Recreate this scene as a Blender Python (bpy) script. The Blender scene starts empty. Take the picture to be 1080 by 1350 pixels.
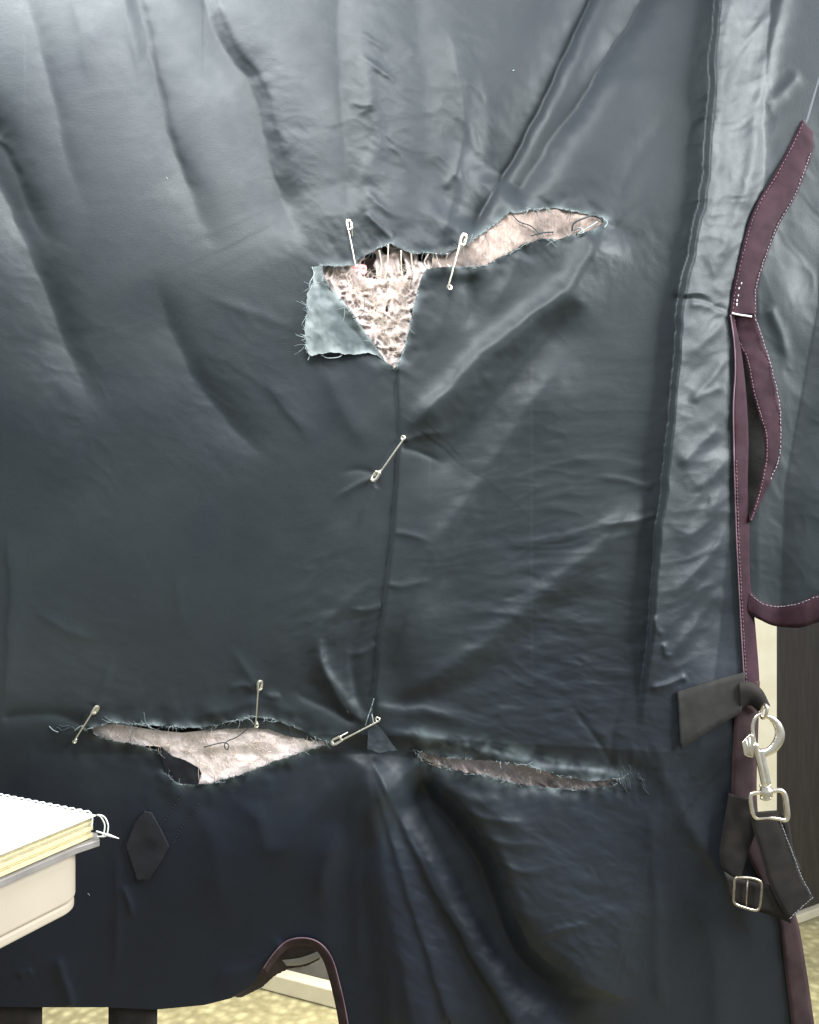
import bpy, math, random
import numpy as np
from mathutils import Vector, Matrix

# ------------------------------------------------------------------ scene, camera, light
scene = bpy.context.scene
C = scene.collection
S = 0.0007            # metres per photo pixel on the rug plane
D = 0.80              # camera distance to the rug plane
CX, CY = 540.0, 675.0
FLOOR = -1.30

cam_d = bpy.data.cameras.new('camera')
cam_d.sensor_fit = 'VERTICAL'
cam_d.sensor_height = 24.0
cam_d.lens = 24.0 * D / (1350 * S)
cam_d.clip_start = 0.02
cam_d.clip_end = 60
cam = bpy.data.objects.new('camera', cam_d)
cam.location = (0, -D, 0)
cam.rotation_euler = (math.radians(90), 0, 0)
C.objects.link(cam)
scene.camera = cam
scene.view_settings.view_transform = 'Standard'
scene.view_settings.look = 'None'
scene.view_settings.exposure = 0.90
scene.view_settings.gamma = 1.0

world = bpy.data.worlds.new('World')
scene.world = world
world.use_nodes = True
bg = world.node_tree.nodes['Background']
bg.inputs['Color'].default_value = (0.82, 0.93, 1.0, 1)
bg.inputs['Strength'].default_value = 0.25


def area(name, loc, target, sx, sy, power, col, spread=180):
    l = bpy.data.lights.new(name, 'AREA')
    l.shape = 'RECTANGLE'
    l.size, l.size_y = sx, sy
    l.energy = power
    l.color = col
    l.spread = math.radians(spread)
    o = bpy.data.objects.new(name, l)
    o.location = loc
    d = Vector(target) - Vector(loc)
    o.rotation_euler = d.to_track_quat('-Z', 'Y').to_euler()
    C.objects.link(o)
    return o


area('ceiling_tube_light', (-0.20, -0.28, 0.65), (0.0, -0.02, -0.05), 1.05, 0.18, 9.6, (0.94, 0.99, 1.0))
area('right_tube_light', (1.45, -0.52, 0.70), (0.1, 0.0, 0.0), 0.75, 0.9, 38.0, (0.93, 0.98, 1.0))
area('room_ceiling_light', (0.05, 1.7, 1.1), (0.05, 1.75, -1.3), 0.9, 0.9, 17.0, (1.0, 0.93, 0.74), 95)

rng = np.random.default_rng(11)
random.seed(5)


# ------------------------------------------------------------------ helpers
def P(px, py, h=0.0):
    """photo pixel + height (metres towards the camera) -> world"""
    px = np.asarray(px, float); py = np.asarray(py, float); h = np.asarray(h, float)
    k = S * (D - h) / D
    return np.stack([(px - CX) * k, -h + 0 * px, (CY - py) * k], -1)


def Q(px, py, z):
    """pixel on the horizontal plane at height z"""
    d = -z * D / (S * (py - CY))
    return np.array([(px - CX) * S * d / D, d - D, z])


ORG = {}


def tag(o, label=None, cat=None, group=None, kind=None):
    if label: o['label'] = label
    if cat: o['category'] = cat
    if group: o['group'] = group
    if kind: o['kind'] = kind
    return o


def thing(name, label, cat, loc, group=None):
    o = bpy.data.objects.new(name, None)
    o.empty_display_size = 0.05
    o.location = loc
    C.objects.link(o)
    ORG[o.name] = np.array(loc, float)
    return tag(o, label, cat, group)


def mesh_obj(name, V, F, mat, parent=None, smooth=True, label=None, kind=None):
    V = np.asarray(V, float).reshape(-1, 3)
    org = ORG[parent.name] if parent is not None else np.zeros(3)
    V = V - org
    me = bpy.data.meshes.new(name)
    if isinstance(F, np.ndarray) and F.ndim == 2:
        n, k = F.shape
        me.vertices.add(len(V)); me.vertices.foreach_set('co', V.astype(np.float32).ravel())
        me.loops.add(n * k); me.loops.foreach_set('vertex_index', F.astype(np.int32).ravel())
        me.polygons.add(n)
        me.polygons.foreach_set('loop_start', np.arange(0, n * k, k, dtype=np.int32))
        me.update(calc_edges=True)
    else:
        me.from_pydata([tuple(v) for v in V], [], [tuple(int(i) for i in f) for f in F])
        me.update()
    me.polygons.foreach_set('use_smooth', [smooth] * len(me.polygons))
    me.materials.append(mat)
    o = bpy.data.objects.new(name, me)
    C.objects.link(o)
    if parent is not None:
        o.parent = parent
        ORG[o.name] = org
    else:
        ORG[o.name] = np.zeros(3)
    return tag(o, label, None, None, kind)


class MB:
    def __init__(s): s.v = []; s.f = []; s.n = 0

    def add(s, V, F):
        V = np.asarray(V, float).reshape(-1, 3)
        s.v.append(V)
        s.f += [tuple(int(i) + s.n for i in f) for f in F]
        s.n += len(V)

    def build(s, name, mat, parent=None, smooth=True, label=None, kind=None):
        return mesh_obj(name, np.concatenate(s.v), s.f, mat, parent, smooth, label, kind)


def tube(pts, r, n=8, closed=False, flat=None):
    pts = np.asarray(pts, float); m = len(pts)
    r = np.broadcast_to(np.asarray(r, float), (m,))
    if closed:
        T = np.roll(pts, -1, 0) - np.roll(pts, 1, 0)
    else:
        T = np.gradient(pts, axis=0)
    T /= np.linalg.norm(T, axis=1, keepdims=True) + 1e-12
    N = np.zeros_like(T)
    a = np.array([0, 1.0, 0.001]) if abs(T[0][1]) < 0.9 else np.array([1.0, 0, 0])
    nrm = a - T[0] * a.dot(T[0])
    for i in range(m):
        nrm = nrm - T[i] * nrm.dot(T[i]); nrm /= np.linalg.norm(nrm) + 1e-12
        N[i] = nrm
    B = np.cross(T, N)
    ang = np.linspace(0, 2 * math.pi, n, endpoint=False)
    fl = 1.0 if flat is None else flat
    V = pts[:, None] + r[:, None, None] * (fl * np.cos(ang)[None, :, None] * N[:, None] + np.sin(ang)[None, :, None] * B[:, None])
    F = []
    mm = m if closed else m - 1
    for i in range(mm):
        j = (i + 1) % m
        for k in range(n):
            l = (k + 1) % n
            F.append((i * n + k, i * n + l, j * n + l, j * n + k))
    if not closed:
        F.append(tuple(range(n - 1, -1, -1)))
        F.append(tuple((m - 1) * n + k for k in range(n)))
    return V.reshape(-1, 3), F


def resample(poly, n, smooth=True):
    p = np.asarray(poly, float)
    if smooth and len(p) > 2:
        q = []
        pp = np.vstack([2 * p[0] - p[1], p, 2 * p[-1] - p[-2]])
        for i in range(1, len(pp) - 2):
            t = np.linspace(0, 1, 12, endpoint=False)[:, None]
            a, b, c, d = pp[i - 1], pp[i], pp[i + 1], pp[i + 2]
            q.append(0.5 * ((2 * b) + (c - a) * t + (2 * a - 5 * b + 4 * c - d) * t ** 2 + (3 * b - a - 3 * c + d) * t ** 3))
        p = np.vstack(q + [p[-1:]])
    L = np.r_[0, np.cumsum(np.linalg.norm(np.diff(p, axis=0), axis=1))]
    s = np.linspace(0, L[-1], n)
    return np.stack([np.interp(s, L, p[:, k]) for k in range(p.shape[1])], -1)


def box_pts(a, b):
    (x0, y0, z0), (x1, y1, z1) = a, b
    V = [(x0, y0, z0), (x1, y0, z0), (x1, y1, z0), (x0, y1, z0), (x0, y0, z1), (x1, y0, z1), (x1, y1, z1), (x0, y1, z1)]
    F = [(0, 3, 2, 1), (4, 5, 6, 7), (0, 1, 5, 4), (1, 2, 6, 5), (2, 3, 7, 6), (3, 0, 4, 7)]
    return V, F


def prism(outline, z0, z1):
    """plan outline (x,y) extruded between heights"""
    n = len(outline)
    V = [(x, y, z0) for x, y in outline] + [(x, y, z1) for x, y in outline]
    F = [tuple(range(n - 1, -1, -1)), tuple(range(n, 2 * n))]
    for i in range(n):
        j = (i + 1) % n
        F.append((i, j, n + j, n + i))
    return V, F


def bevel(o, w, seg=2, ang=40):
    m = o.modifiers.new('bevel', 'BEVEL'); m.width = w; m.segments = seg
    m.limit_method = 'ANGLE'; m.angle_limit = math.radians(ang)
    return o


# --- noise
_T = rng.random((64, 256, 256)).astype(np.float32) if False else None
_tab = {}


def vnoise(x, y, sc, seed=0):
    if seed not in _tab:
        _tab[seed] = np.random.default_rng(1000 + seed).random((256, 256))
    t = _tab[seed]
    x = np.asarray(x, float); y = np.asarray(y, float)
    u = (0.829 * x + 0.559 * y) / sc + 31.7; v = (0.829 * y - 0.559 * x) / sc + 57.3
    i = np.floor(u).astype(int); j = np.floor(v).astype(int)
    f = u - i; g = v - j
    f = f * f * f * (f * (f * 6 - 15) + 10); g = g * g * g * (g * (g * 6 - 15) + 10)
    a = t[i & 255, j & 255]; b = t[(i + 1) & 255, j & 255]; c = t[i & 255, (j + 1) & 255]; d = t[(i + 1) & 255, (j + 1) & 255]
    return (a * (1 - f) + b * f) * (1 - g) + (c * (1 - f) + d * f) * g


def fbm(x, y, sc, seed=0, oct=3):
    s = 0; a = 1; n = 0
    for o in range(oct):
        s = s + a * (vnoise(x, y, sc / 2 ** o, seed * 7 + o) - 0.5); n += a; a *= 0.5
    return s / n * 2


def ridged(x, y, sc, seed=0, oct=2):
    wx = x + sc * 0.7 * fbm(x, y, sc * 1.7, seed + 50, 2)
    wy = y + sc * 0.7 * fbm(x, y, sc * 1.7, seed + 51, 2)
    s = 0; a = 1; n = 0
    for o in range(oct):
        s = s + a * (1 - np.abs(2 * vnoise(wx, wy, sc / 1.9 ** o, seed * 5 + o + 90) - 1)); n += a; a *= 0.55
    return s / n - 0.55


def rot(x, y, deg, stretch):
    """coordinates compressed along direction deg (image degrees, y down)"""
    a = math.radians(deg); c, s = math.cos(a), math.sin(a)
    return (x * c + y * s) / stretch, -x * s + y * c


def ell(x, y, cx, cy, rx, ry, deg=0, p=2):
    a = math.radians(deg); c, s = math.cos(a), math.sin(a)
    u = ((x - cx) * c + (y - cy) * s) / rx; v = (-(x - cx) * s + (y - cy) * c) / ry
    return np.exp(-(u * u + v * v) ** (p / 2))


def seg_dist(x, y, poly):
    """distance, signed side, arclength fraction to a polyline"""
    poly = np.asarray(poly, float)
    best = np.full(x.shape, 1e18); side = np.zeros(x.shape); tt = np.zeros(x.shape)
    L = np.r_[0, np.cumsum(np.linalg.norm(np.diff(poly, axis=0), axis=1))]
    for i in range(len(poly) - 1):
        a, b = poly[i], poly[i + 1]; d = b - a; l2 = d.dot(d) + 1e-12; l = math.sqrt(l2)
        t = np.clip(((x - a[0]) * d[0] + (y - a[1]) * d[1]) / l2, 0, 1)
        dx = x - (a[0] + t * d[0]); dy = y - (a[1] + t * d[1])
        dd = dx * dx + dy * dy
        m = dd < best
        best = np.where(m, dd, best)
        side = np.where(m, dx * d[1] / l - dy * d[0] / l, side)
        tt = np.where(m, (L[i] + t * l) / L[-1], tt)
    dist = np.sqrt(best)
    return dist, np.where(side >= 0, 1, -1), tt


def inside(x, y, poly):
    poly = np.asarray(poly, float); r = np.zeros(x.shape, bool)
    n = len(poly)
    for i in range(n):
        x0, y0 = poly[i]; x1, y1 = poly[(i + 1) % n]
        if y0 == y1: continue
        c = ((y0 > y) != (y1 > y)) & (x < (x1 - x0) * (y - y0) / (y1 - y0) + x0)
        r ^= c
    return r


def rough_poly(poly, amp, step=3.0, seed=0, closed=True):
    p = np.asarray(poly, float)
    if closed: p = np.vstack([p, p[:1]])
    L = np.r_[0, np.cumsum(np.linalg.norm(np.diff(p, axis=0), axis=1))]
    s = np.arange(0, L[-1], step)
    q = np.stack([np.interp(s, L, p[:, 0]), np.interp(s, L, p[:, 1])], -1)
    r = np.random.default_rng(seed + 77)
    k = r.normal(0, 1, q.shape); k = 0.6 * k + 0.4 * np.roll(k, 1, 0) + 0.3 * np.roll(k, 2, 0)
    return q + amp * k


def sheet(name, mat, parent, x0, x1, y0, y1, step, hfun, outer=None, holes=(), attr=None, off=0.0, label=None, kind=None, solid=0.0):
    """cloth sheet over photo coordinates; cut cleanly to its outline and holes. hfun in mm."""
    xs = np.arange(x0, x1 + step, step); ys = np.arange(y0, y1 + step, step)
    X, Y = np.meshgrid(xs, ys)
    ins = np.ones(X.shape, bool) if outer is None else inside(X, Y, outer)
    for h in holes: ins &= ~inside(X, Y, h)
    # snap the outside neighbours on to the outline
    nb = np.zeros_like(ins)
    for dy in (-1, 0, 1):
        for dx in (-1, 0, 1):
            nb |= np.roll(np.roll(ins, dy, 0), dx, 1)
    brd = nb & ~ins
    if brd.any() and (outer is not None or len(holes)):
        bx = X[brd]; by = Y[brd]; best = np.full(bx.shape, 1e18); nx = bx.copy(); ny = by.copy()
        polys = ([outer] if outer is not None else []) + list(holes)
        for p in polys:
            p = np.asarray(p, float); n = len(p)
            for i in range(n):
                a, b = p[i], p[(i + 1) % n]; d = b - a; l2 = d.dot(d) + 1e-12
                t = np.clip(((bx - a[0]) * d[0] + (by - a[1]) * d[1]) / l2, 0, 1)
                qx = a[0] + t * d[0]; qy = a[1] + t * d[1]
                dd = (bx - qx) ** 2 + (by - qy) ** 2
                m = dd < best
                best = np.where(m, dd, best); nx = np.where(m, qx, nx); ny = np.where(m, qy, ny)
        X = X.copy(); Y = Y.copy(); X[brd] = nx; Y[brd] = ny
    H = hfun(X, Y)
    V = P(X, Y, H / 1000.0 + off)
    ny_, nx_ = X.shape
    idx = np.arange(ny_ * nx_).reshape(ny_, nx_)
    ok = (ins | brd)
    q = ok[:-1, :-1] & ok[1:, :-1] & ok[1:, 1:] & ok[:-1, 1:]
    anyin = ins[:-1, :-1] | ins[1:, :-1] | ins[1:, 1:] | ins[:-1, 1:]
    q &= anyin
    F = np.stack([idx[:-1, :-1][q], idx[1:, :-1][q], idx[1:, 1:][q], idx[:-1, 1:][q]], -1)
    used = np.unique(F); remap = np.full(ny_ * nx_, -1); remap[used] = np.arange(len(used))
    o = mesh_obj(name, V.reshape(-1, 3)[used], remap[F], mat, parent, True, label, kind)
    if attr:
        for an, fn in attr.items():
            a = o.data.attributes.new(an, 'FLOAT', 'POINT')
            a.data.foreach_set('value', fn(X, Y).reshape(-1)[used].astype(np.float32))
    if solid:
        m = o.modifiers.new('solidify', 'SOLIDIFY'); m.thickness = solid; m.offset = -1
    return o


def strip(name, mat, parent, left, right, hl, hr, n=60, m=6, crown=1.0, wave=0.0, seed=0, thick=0.0012, label=None):
    """ribbon between two edge polylines; hl/hr functions (mm) of px,py"""
    A = resample(left, n); B = resample(right, n)
    t = np.linspace(0, 1, m)
    X = A[:, None, 0] * (1 - t) + B[:, None, 0] * t
    Y = A[:, None, 1] * (1 - t) + B[:, None, 1] * t
    HA = hl(A[:, 0], A[:, 1]); HB = hr(B[:, 0], B[:, 1])
    H = HA[:, None] * (1 - t) + HB[:, None] * t + crown * (1 - (2 * t - 1) ** 4)[None]
    if wave: H = H + wave * fbm(X, Y, 26, seed, 3)
    V = P(X, Y, H / 1000)
    idx = np.arange(n * m).reshape(n, m)
    F = np.stack([idx[:-1, :-1], idx[1:, :-1], idx[1:, 1:], idx[:-1, 1:]], -1).reshape(-1, 4)
    o = mesh_obj(name, V.reshape(-1, 3), F, mat, parent, True, label)
    md = o.modifiers.new('solidify', 'SOLIDIFY'); md.thickness = thick; md.offset = -1
    return o


def stitches(name, mat, parent, line, hf, pitch=6.0, ln=3.6, r=0.55, lift=0.8, jitter=0.3, seed=0, label=None):
    """row of raised thread stitches along a line"""
    p = np.asarray(line, float)
    p = resample(p, 200)
    L = np.r_[0, np.cumsum(np.linalg.norm(np.diff(p, axis=0), axis=1))]
    mb = MB(); rr = np.random.default_rng(seed)
    s = 0.0
    while s < L[-1] - ln:
        q = [np.array([np.interp(s + k * ln / 3, L, p[:, 0]), np.interp(s + k * ln / 3, L, p[:, 1])]) for k in range(4)]
        q = np.array(q) + rr.normal(0, jitter, 2)
        h = hf(q[:, 0], q[:, 1]) + np.array([0, lift, lift, 0])
        V, F = tube(P(q[:, 0], q[:, 1], h / 1000), r * S, 5)
        mb.add(V, F)
        s += pitch * rr.uniform(0.82, 1.18)
    return mb.build(name, mat, parent, True, label, 'stuff')


# ------------------------------------------------------------------ materials
def new_mat(name):
    m = bpy.data.materials.new(name); m.use_nodes = True
    nt = m.node_tree; b = nt.nodes['Principled BSDF']
    return m, nt, b


def nd(nt, typ, **kw):
    n = nt.nodes.new(typ)
    for k, v in kw.items():
        if k in n.inputs.keys(): n.inputs[k].default_value = v
        else: setattr(n, k, v)
    return n


def ramp(nt, fac, c0, c1, p0=0.35, p1=0.65):
    r = nt.nodes.new('ShaderNodeValToRGB')
    r.color_ramp.elements[0].position = p0; r.color_ramp.elements[0].color = (*c0, 1)
    r.color_ramp.elements[1].position = p1; r.color_ramp.elements[1].color = (*c1, 1)
    nt.links.new(fac, r.inputs['Fac'])
    return r.outputs['Color']


def simple(name, c0, c1=None, rough=0.6, metal=0.0, nscale=60, bump=0.0, bscale=300, stretch=(1, 1, 1), spec=0.5, sheen=0.0):
    m, nt, b = new_mat(name)
    tc = nt.nodes.new('ShaderNodeTexCoord'); mp = nt.nodes.new('ShaderNodeMapping')
    mp.inputs['Scale'].default_value = stretch
    nt.links.new(tc.outputs['Object'], mp.inputs['Vector'])
    n = nd(nt, 'ShaderNodeTexNoise', Scale=nscale, Detail=5.0)
    nt.links.new(mp.outputs['Vector'], n.inputs['Vector'])
    nt.links.new(ramp(nt, n.outputs['Fac'], c0, c1 or c0), b.inputs['Base Color'])
    b.inputs['Roughness'].default_value = rough
    b.inputs['Metallic'].default_value = metal
    b.inputs['Specular IOR Level'].default_value = spec
    if sheen:
        b.inputs['Sheen Weight'].default_value = sheen
        b.inputs['Sheen Roughness'].default_value = 0.5
    if bump:
        n2 = nd(nt, 'ShaderNodeTexNoise', Scale=bscale, Detail=4.0)
        nt.links.new(mp.outputs['Vector'], n2.inputs['Vector'])
        bp = nd(nt, 'ShaderNodeBump', Strength=bump, Distance=0.001)
        nt.links.new(n2.outputs['Fac'], bp.inputs['Height'])
        nt.links.new(bp.outputs['Normal'], b.inputs['Normal'])
    return m


def cloth_mat(name, c0, c1, pale, rough=0.51, weave=0.22, wrinkle=0.05, navy=(0.0080, 0.0105, 0.0180)):
    """smooth tightly woven nylon: fine weave, faint crinkle, frayed pale threads where torn"""
    m, nt, b = new_mat(name)
    L = nt.links
    tc = nt.nodes.new('ShaderNodeTexCoord')
    n = nd(nt, 'ShaderNodeTexNoise', Scale=9.0, Detail=4.0)
    L.new(tc.outputs['Object'], n.inputs['Vector'])
    base0 = ramp(nt, n.outputs['Fac'], c0, c1, 0.3, 0.7)
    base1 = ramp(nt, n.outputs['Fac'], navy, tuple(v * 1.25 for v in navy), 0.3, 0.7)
    a0 = nt.nodes.new('ShaderNodeAttribute'); a0.attribute_name = 'unfaded_no_sheen'
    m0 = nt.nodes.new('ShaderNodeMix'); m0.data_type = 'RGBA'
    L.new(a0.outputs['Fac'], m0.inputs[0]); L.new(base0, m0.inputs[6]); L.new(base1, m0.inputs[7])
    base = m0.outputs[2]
    at = nt.nodes.new('ShaderNodeAttribute'); at.attribute_name = 'fray'
    mx = nt.nodes.new('ShaderNodeMix'); mx.data_type = 'RGBA'
    L.new(at.outputs['Fac'], mx.inputs[0])
    L.new(base, mx.inputs[6]); mx.inputs[7].default_value = (*pale, 1)
    L.new(mx.outputs[2], b.inputs['Base Color'])
    # roughness: scuffed / worn areas
    n3 = nd(nt, 'ShaderNodeTexNoise', Scale=26.0, Detail=6.0, Roughness=0.65)
    L.new(tc.outputs['Object'], n3.inputs['Vector'])
    mr = nd(nt, 'ShaderNodeMapRange'); mr.inputs['From Min'].default_value = 0.3; mr.inputs['From Max'].default_value = 0.7
    mr.inputs['To Min'].default_value = rough - 0.06; mr.inputs['To Max'].default_value = rough + 0.08
    L.new(n3.outputs['Fac'], mr.inputs['Value']); L.new(mr.outputs['Result'], b.inputs['Roughness'])
    b.inputs['Specular IOR Level'].default_value = 0.33
    b.inputs['Sheen Weight'].default_value = 0.05
    b.inputs['Sheen Roughness'].default_value = 0.4
    b.inputs['Sheen Tint'].default_value = (0.72, 0.86, 0.90, 1)
    # weave
    mp = nt.nodes.new('ShaderNodeMapping'); mp.inputs['Scale'].default_value = (260, 260, 1500)
    L.new(tc.outputs['Object'], mp.inputs['Vector'])
    w1 = nd(nt, 'ShaderNodeTexNoise', Scale=1.0, Detail=2.0); L.new(mp.outputs['Vector'], w1.inputs['Vector'])
    mp2 = nt.nodes.new('ShaderNodeMapping'); mp2.inputs['Scale'].default_value = (1500, 260, 260)
    L.new(tc.outputs['Object'], mp2.inputs['Vector'])
    w2 = nd(nt, 'ShaderNodeTexNoise', Scale=1.0, Detail=2.0); L.new(mp2.outputs['Vector'], w2.inputs['Vector'])
    ad = nd(nt, 'ShaderNodeMath', operation='ADD'); L.new(w1.outputs['Fac'], ad.inputs[0]); L.new(w2.outputs['Fac'], ad.inputs[1])
    b1 = nd(nt, 'ShaderNodeBump', Strength=weave, Distance=0.0004); L.new(ad.outputs['Value'], b1.inputs['Height'])
    n4 = nd(nt, 'ShaderNodeTexNoise', Scale=75.0, Detail=5.0, Roughness=0.6, Distortion=0.8); L.new(tc.outputs['Object'], n4.inputs['Vector'])
    b2 = nd(nt, 'ShaderNodeBump', Strength=wrinkle, Distance=0.0016); L.new(n4.outputs['Fac'], b2.inputs['Height'])
    L.new(b1.outputs['Normal'], b2.inputs['Normal'])
    L.new(b2.outputs['Normal'], b.inputs['Normal'])
    return m


def webbing_mat(name, c0, c1, rough=0.75):
    m, nt, b = new_mat(name); L = nt.links
    tc = nt.nodes.new('ShaderNodeTexCoord')
    n = nd(nt, 'ShaderNodeTexNoise', Scale=60.0, Detail=4.0); L.new(tc.outputs['Object'], n.inputs['Vector'])
    L.new(ramp(nt, n.outputs['Fac'], c0, c1), b.inputs['Base Color'])
    b.inputs['Roughness'].default_value = rough + 0.12
    b.inputs['Specular IOR Level'].default_value = 0.25
    w = nd(nt, 'ShaderNodeTexWave', Scale=400.0, Distortion=2.5, Detail=2.0); w.bands_direction = 'Z'
    L.new(tc.outputs['Object'], w.inputs['Vector'])
    n2 = nd(nt, 'ShaderNodeTexNoise', Scale=900.0, Detail=2.0); L.new(tc.outputs['Object'], n2.inputs['Vector'])
    ad = nd(nt, 'ShaderNodeMath', operation='ADD'); L.new(w.outputs['Fac'], ad.inputs[0]); L.new(n2.outputs['Fac'], ad.inputs[1])
    bp = nd(nt, 'ShaderNodeBump', Strength=0.35, Distance=0.0004); L.new(ad.outputs['Value'], bp.inputs['Height'])
    L.new(bp.outputs['Normal'], b.inputs['Normal'])
    return m


def batting_mat(name, thin, thick, tone):
    """fibrous filling; the attribute says how densely the fibres are matted"""
    m, nt, b = new_mat(name); L = nt.links
    tc = nt.nodes.new('ShaderNodeTexCoord')
    at = nt.nodes.new('ShaderNodeAttribute'); at.attribute_name = 'fray'
    mp = nt.nodes.new('ShaderNodeMapping'); mp.inputs['Scale'].default_value = (1.0, 1.0, 0.35); mp.inputs['Rotation'].default_value = (0, 0.5, 0)
    L.new(tc.outputs['Object'], mp.inputs['Vector'])
    n = nd(nt, 'ShaderNodeTexNoise', Scale=320.0, Detail=5.0, Roughness=0.7, Distortion=1.0); L.new(mp.outputs['Vector'], n.inputs['Vector'])
    c = ramp(nt, n.outputs['Fac'], tone, thick, 0.30, 0.62)
    mx = nt.nodes.new('ShaderNodeMix'); mx.data_type = 'RGBA'
    L.new(at.outputs['Fac'], mx.inputs[0]); mx.inputs[6].default_value = (*thin, 1); L.new(c, mx.inputs[7])
    L.new(mx.outputs[2], b.inputs['Base Color'])
    b.inputs['Roughness'].default_value = 0.9
    b.inputs['Sheen Weight'].default_value = 0.3
    bp = nd(nt, 'ShaderNodeBump', Strength=0.25, Distance=0.0008); L.new(n.outputs['Fac'], bp.inputs['Height'])
    L.new(bp.outputs['Normal'], b.inputs['Normal'])
    return m


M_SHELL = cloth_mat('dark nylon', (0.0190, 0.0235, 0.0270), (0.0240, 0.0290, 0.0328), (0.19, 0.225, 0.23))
M_FLAPBACK = cloth_mat('nylon reverse', (0.042, 0.053, 0.056), (0.075, 0.090, 0.093), (0.24, 0.265, 0.265), rough=0.7, weave=0.3)
M_BIND = webbing_mat('maroon binding', (0.024, 0.0078, 0.0135), (0.040, 0.0150, 0.0220), 0.7)
M_BIND2 = webbing_mat('brown binding', (0.034, 0.019, 0.021), (0.054, 0.031, 0.032), 0.75)
M_WEB = webbing_mat('black webbing', (0.015, 0.0125, 0.011), (0.027, 0.022, 0.019))
M_TAB = webbing_mat('charcoal webbing', (0.026, 0.024, 0.023), (0.038, 0.035, 0.033))
M_LINING = simple('dark lining', (0.018, 0.016, 0.015), (0.032, 0.027, 0.024), 0.85, nscale=80, bump=0.2)
M_LININGB = simple('brown lining', (0.09, 0.062, 0.045), (0.14, 0.10, 0.075), 0.85, nscale=50, bump=0.2)
M_BAT = batting_mat('matted filling', (0.17, 0.133, 0.126), (0.68, 0.56, 0.525), (0.49, 0.38, 0.355))
M_BAT2 = batting_mat('pale filling', (0.44, 0.35, 0.31), (0.91, 0.79, 0.74), (0.80, 0.64, 0.61))
M_BAT3 = batting_mat('beige filling', (0.11, 0.083, 0.074), (0.46, 0.35, 0.30), (0.27, 0.195, 0.168))
M_THREAD = simple('pale thread', (0.20, 0.235, 0.24), (0.32, 0.36, 0.365), 0.8)
M_THREADD = simple('dark thread', (0.03, 0.035, 0.04), (0.05, 0.06, 0.065), 0.8)
M_BACKING = simple('dull filling', (0.10, 0.080, 0.070), (0.26, 0.20, 0.17), 0.95, nscale=90, bump=0.5, bscale=500)
M_THREADK = simple('black thread', (0.015, 0.018, 0.022), None, 0.8)
M_PATCH = webbing_mat('dark strap end', (0.013, 0.0135, 0.0165), (0.020, 0.0205, 0.024))
M_FIBRE = simple('filling fibre', (0.60, 0.50, 0.42), (0.80, 0.70, 0.60), 0.8)
M_STITCH = simple('grey stitching', (0.19, 0.19, 0.21), (0.28, 0.28, 0.30), 0.7)
M_STITCHM = simple('maroon stitching', (0.12, 0.06, 0.08), (0.2, 0.12, 0.14), 0.7)
M_WHITE = simple('white stitching', (0.72, 0.68, 0.68), (0.85, 0.80, 0.80), 0.7)
M_PIN = simple('brassy steel', (0.72, 0.66, 0.54), (0.84, 0.79, 0.69), 0.28, 0.9, nscale=200)
M_STEEL = simple('nickel plated metal', (0.74, 0.65, 0.54), (0.86, 0.78, 0.67), 0.27, 0.92, nscale=120, bump=0.08, bscale=200)
M_BUCKLE = simple('worn dark metal', (0.30, 0.25, 0.20), (0.55, 0.48, 0.40), 0.38, 1.0, nscale=220)
M_PINK = simple('pink cloth', (0.72, 0.25, 0.25), (0.85, 0.40, 0.38), 0.8, nscale=300, bump=0.3)
M_PAPER = simple('ivory paper', (0.80, 0.79, 0.62), (0.84, 0.83, 0.67), 0.7, nscale=30)
M_PAGE = simple('yellow page edges', (0.56, 0.47, 0.24), (0.74, 0.66, 0.42), 0.8, nscale=40, stretch=(6, 6, 260), bump=0.3, bscale=90)
M_PAGEW = simple('cream page edges', (0.46, 0.40, 0.30), (0.62, 0.56, 0.43), 0.8, nscale=40, stretch=(6, 6, 260), bump=0.3, bscale=90)
M_COVER = simple('grey plastic cover', (0.20, 0.18, 0.17), (0.26, 0.235, 0.22), 0.35)
M_WIRE = simple('white coil', (0.82, 0.83, 0.80), None, 0.35)
M_TABLE = simple('cream enamel', (0.44, 0.37, 0.29), (0.48, 0.41, 0.325), 0.45, nscale=12, bump=0.04, bscale=60)
M_DOOR = simple('dark brown door', (0.038, 0.030, 0.026), (0.056, 0.045, 0.038), 0.6, nscale=14, stretch=(8, 8, 0.6), bump=0.1)
M_CREAM = simple('cream paint', (0.74, 0.66, 0.50), (0.80, 0.73, 0.58), 0.5, nscale=20)
M_WALL = simple('beige wall', (0.50, 0.44, 0.36), (0.56, 0.50, 0.42), 0.85, nscale=8, bump=0.1)
M_CAB = simple('tan cabinet', (0.58, 0.50, 0.40), (0.66, 0.58, 0.47), 0.6, nscale=14)
M_GREY = simple('grey plinth', (0.20, 0.19, 0.17), (0.27, 0.25, 0.22), 0.7, nscale=20)


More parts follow.
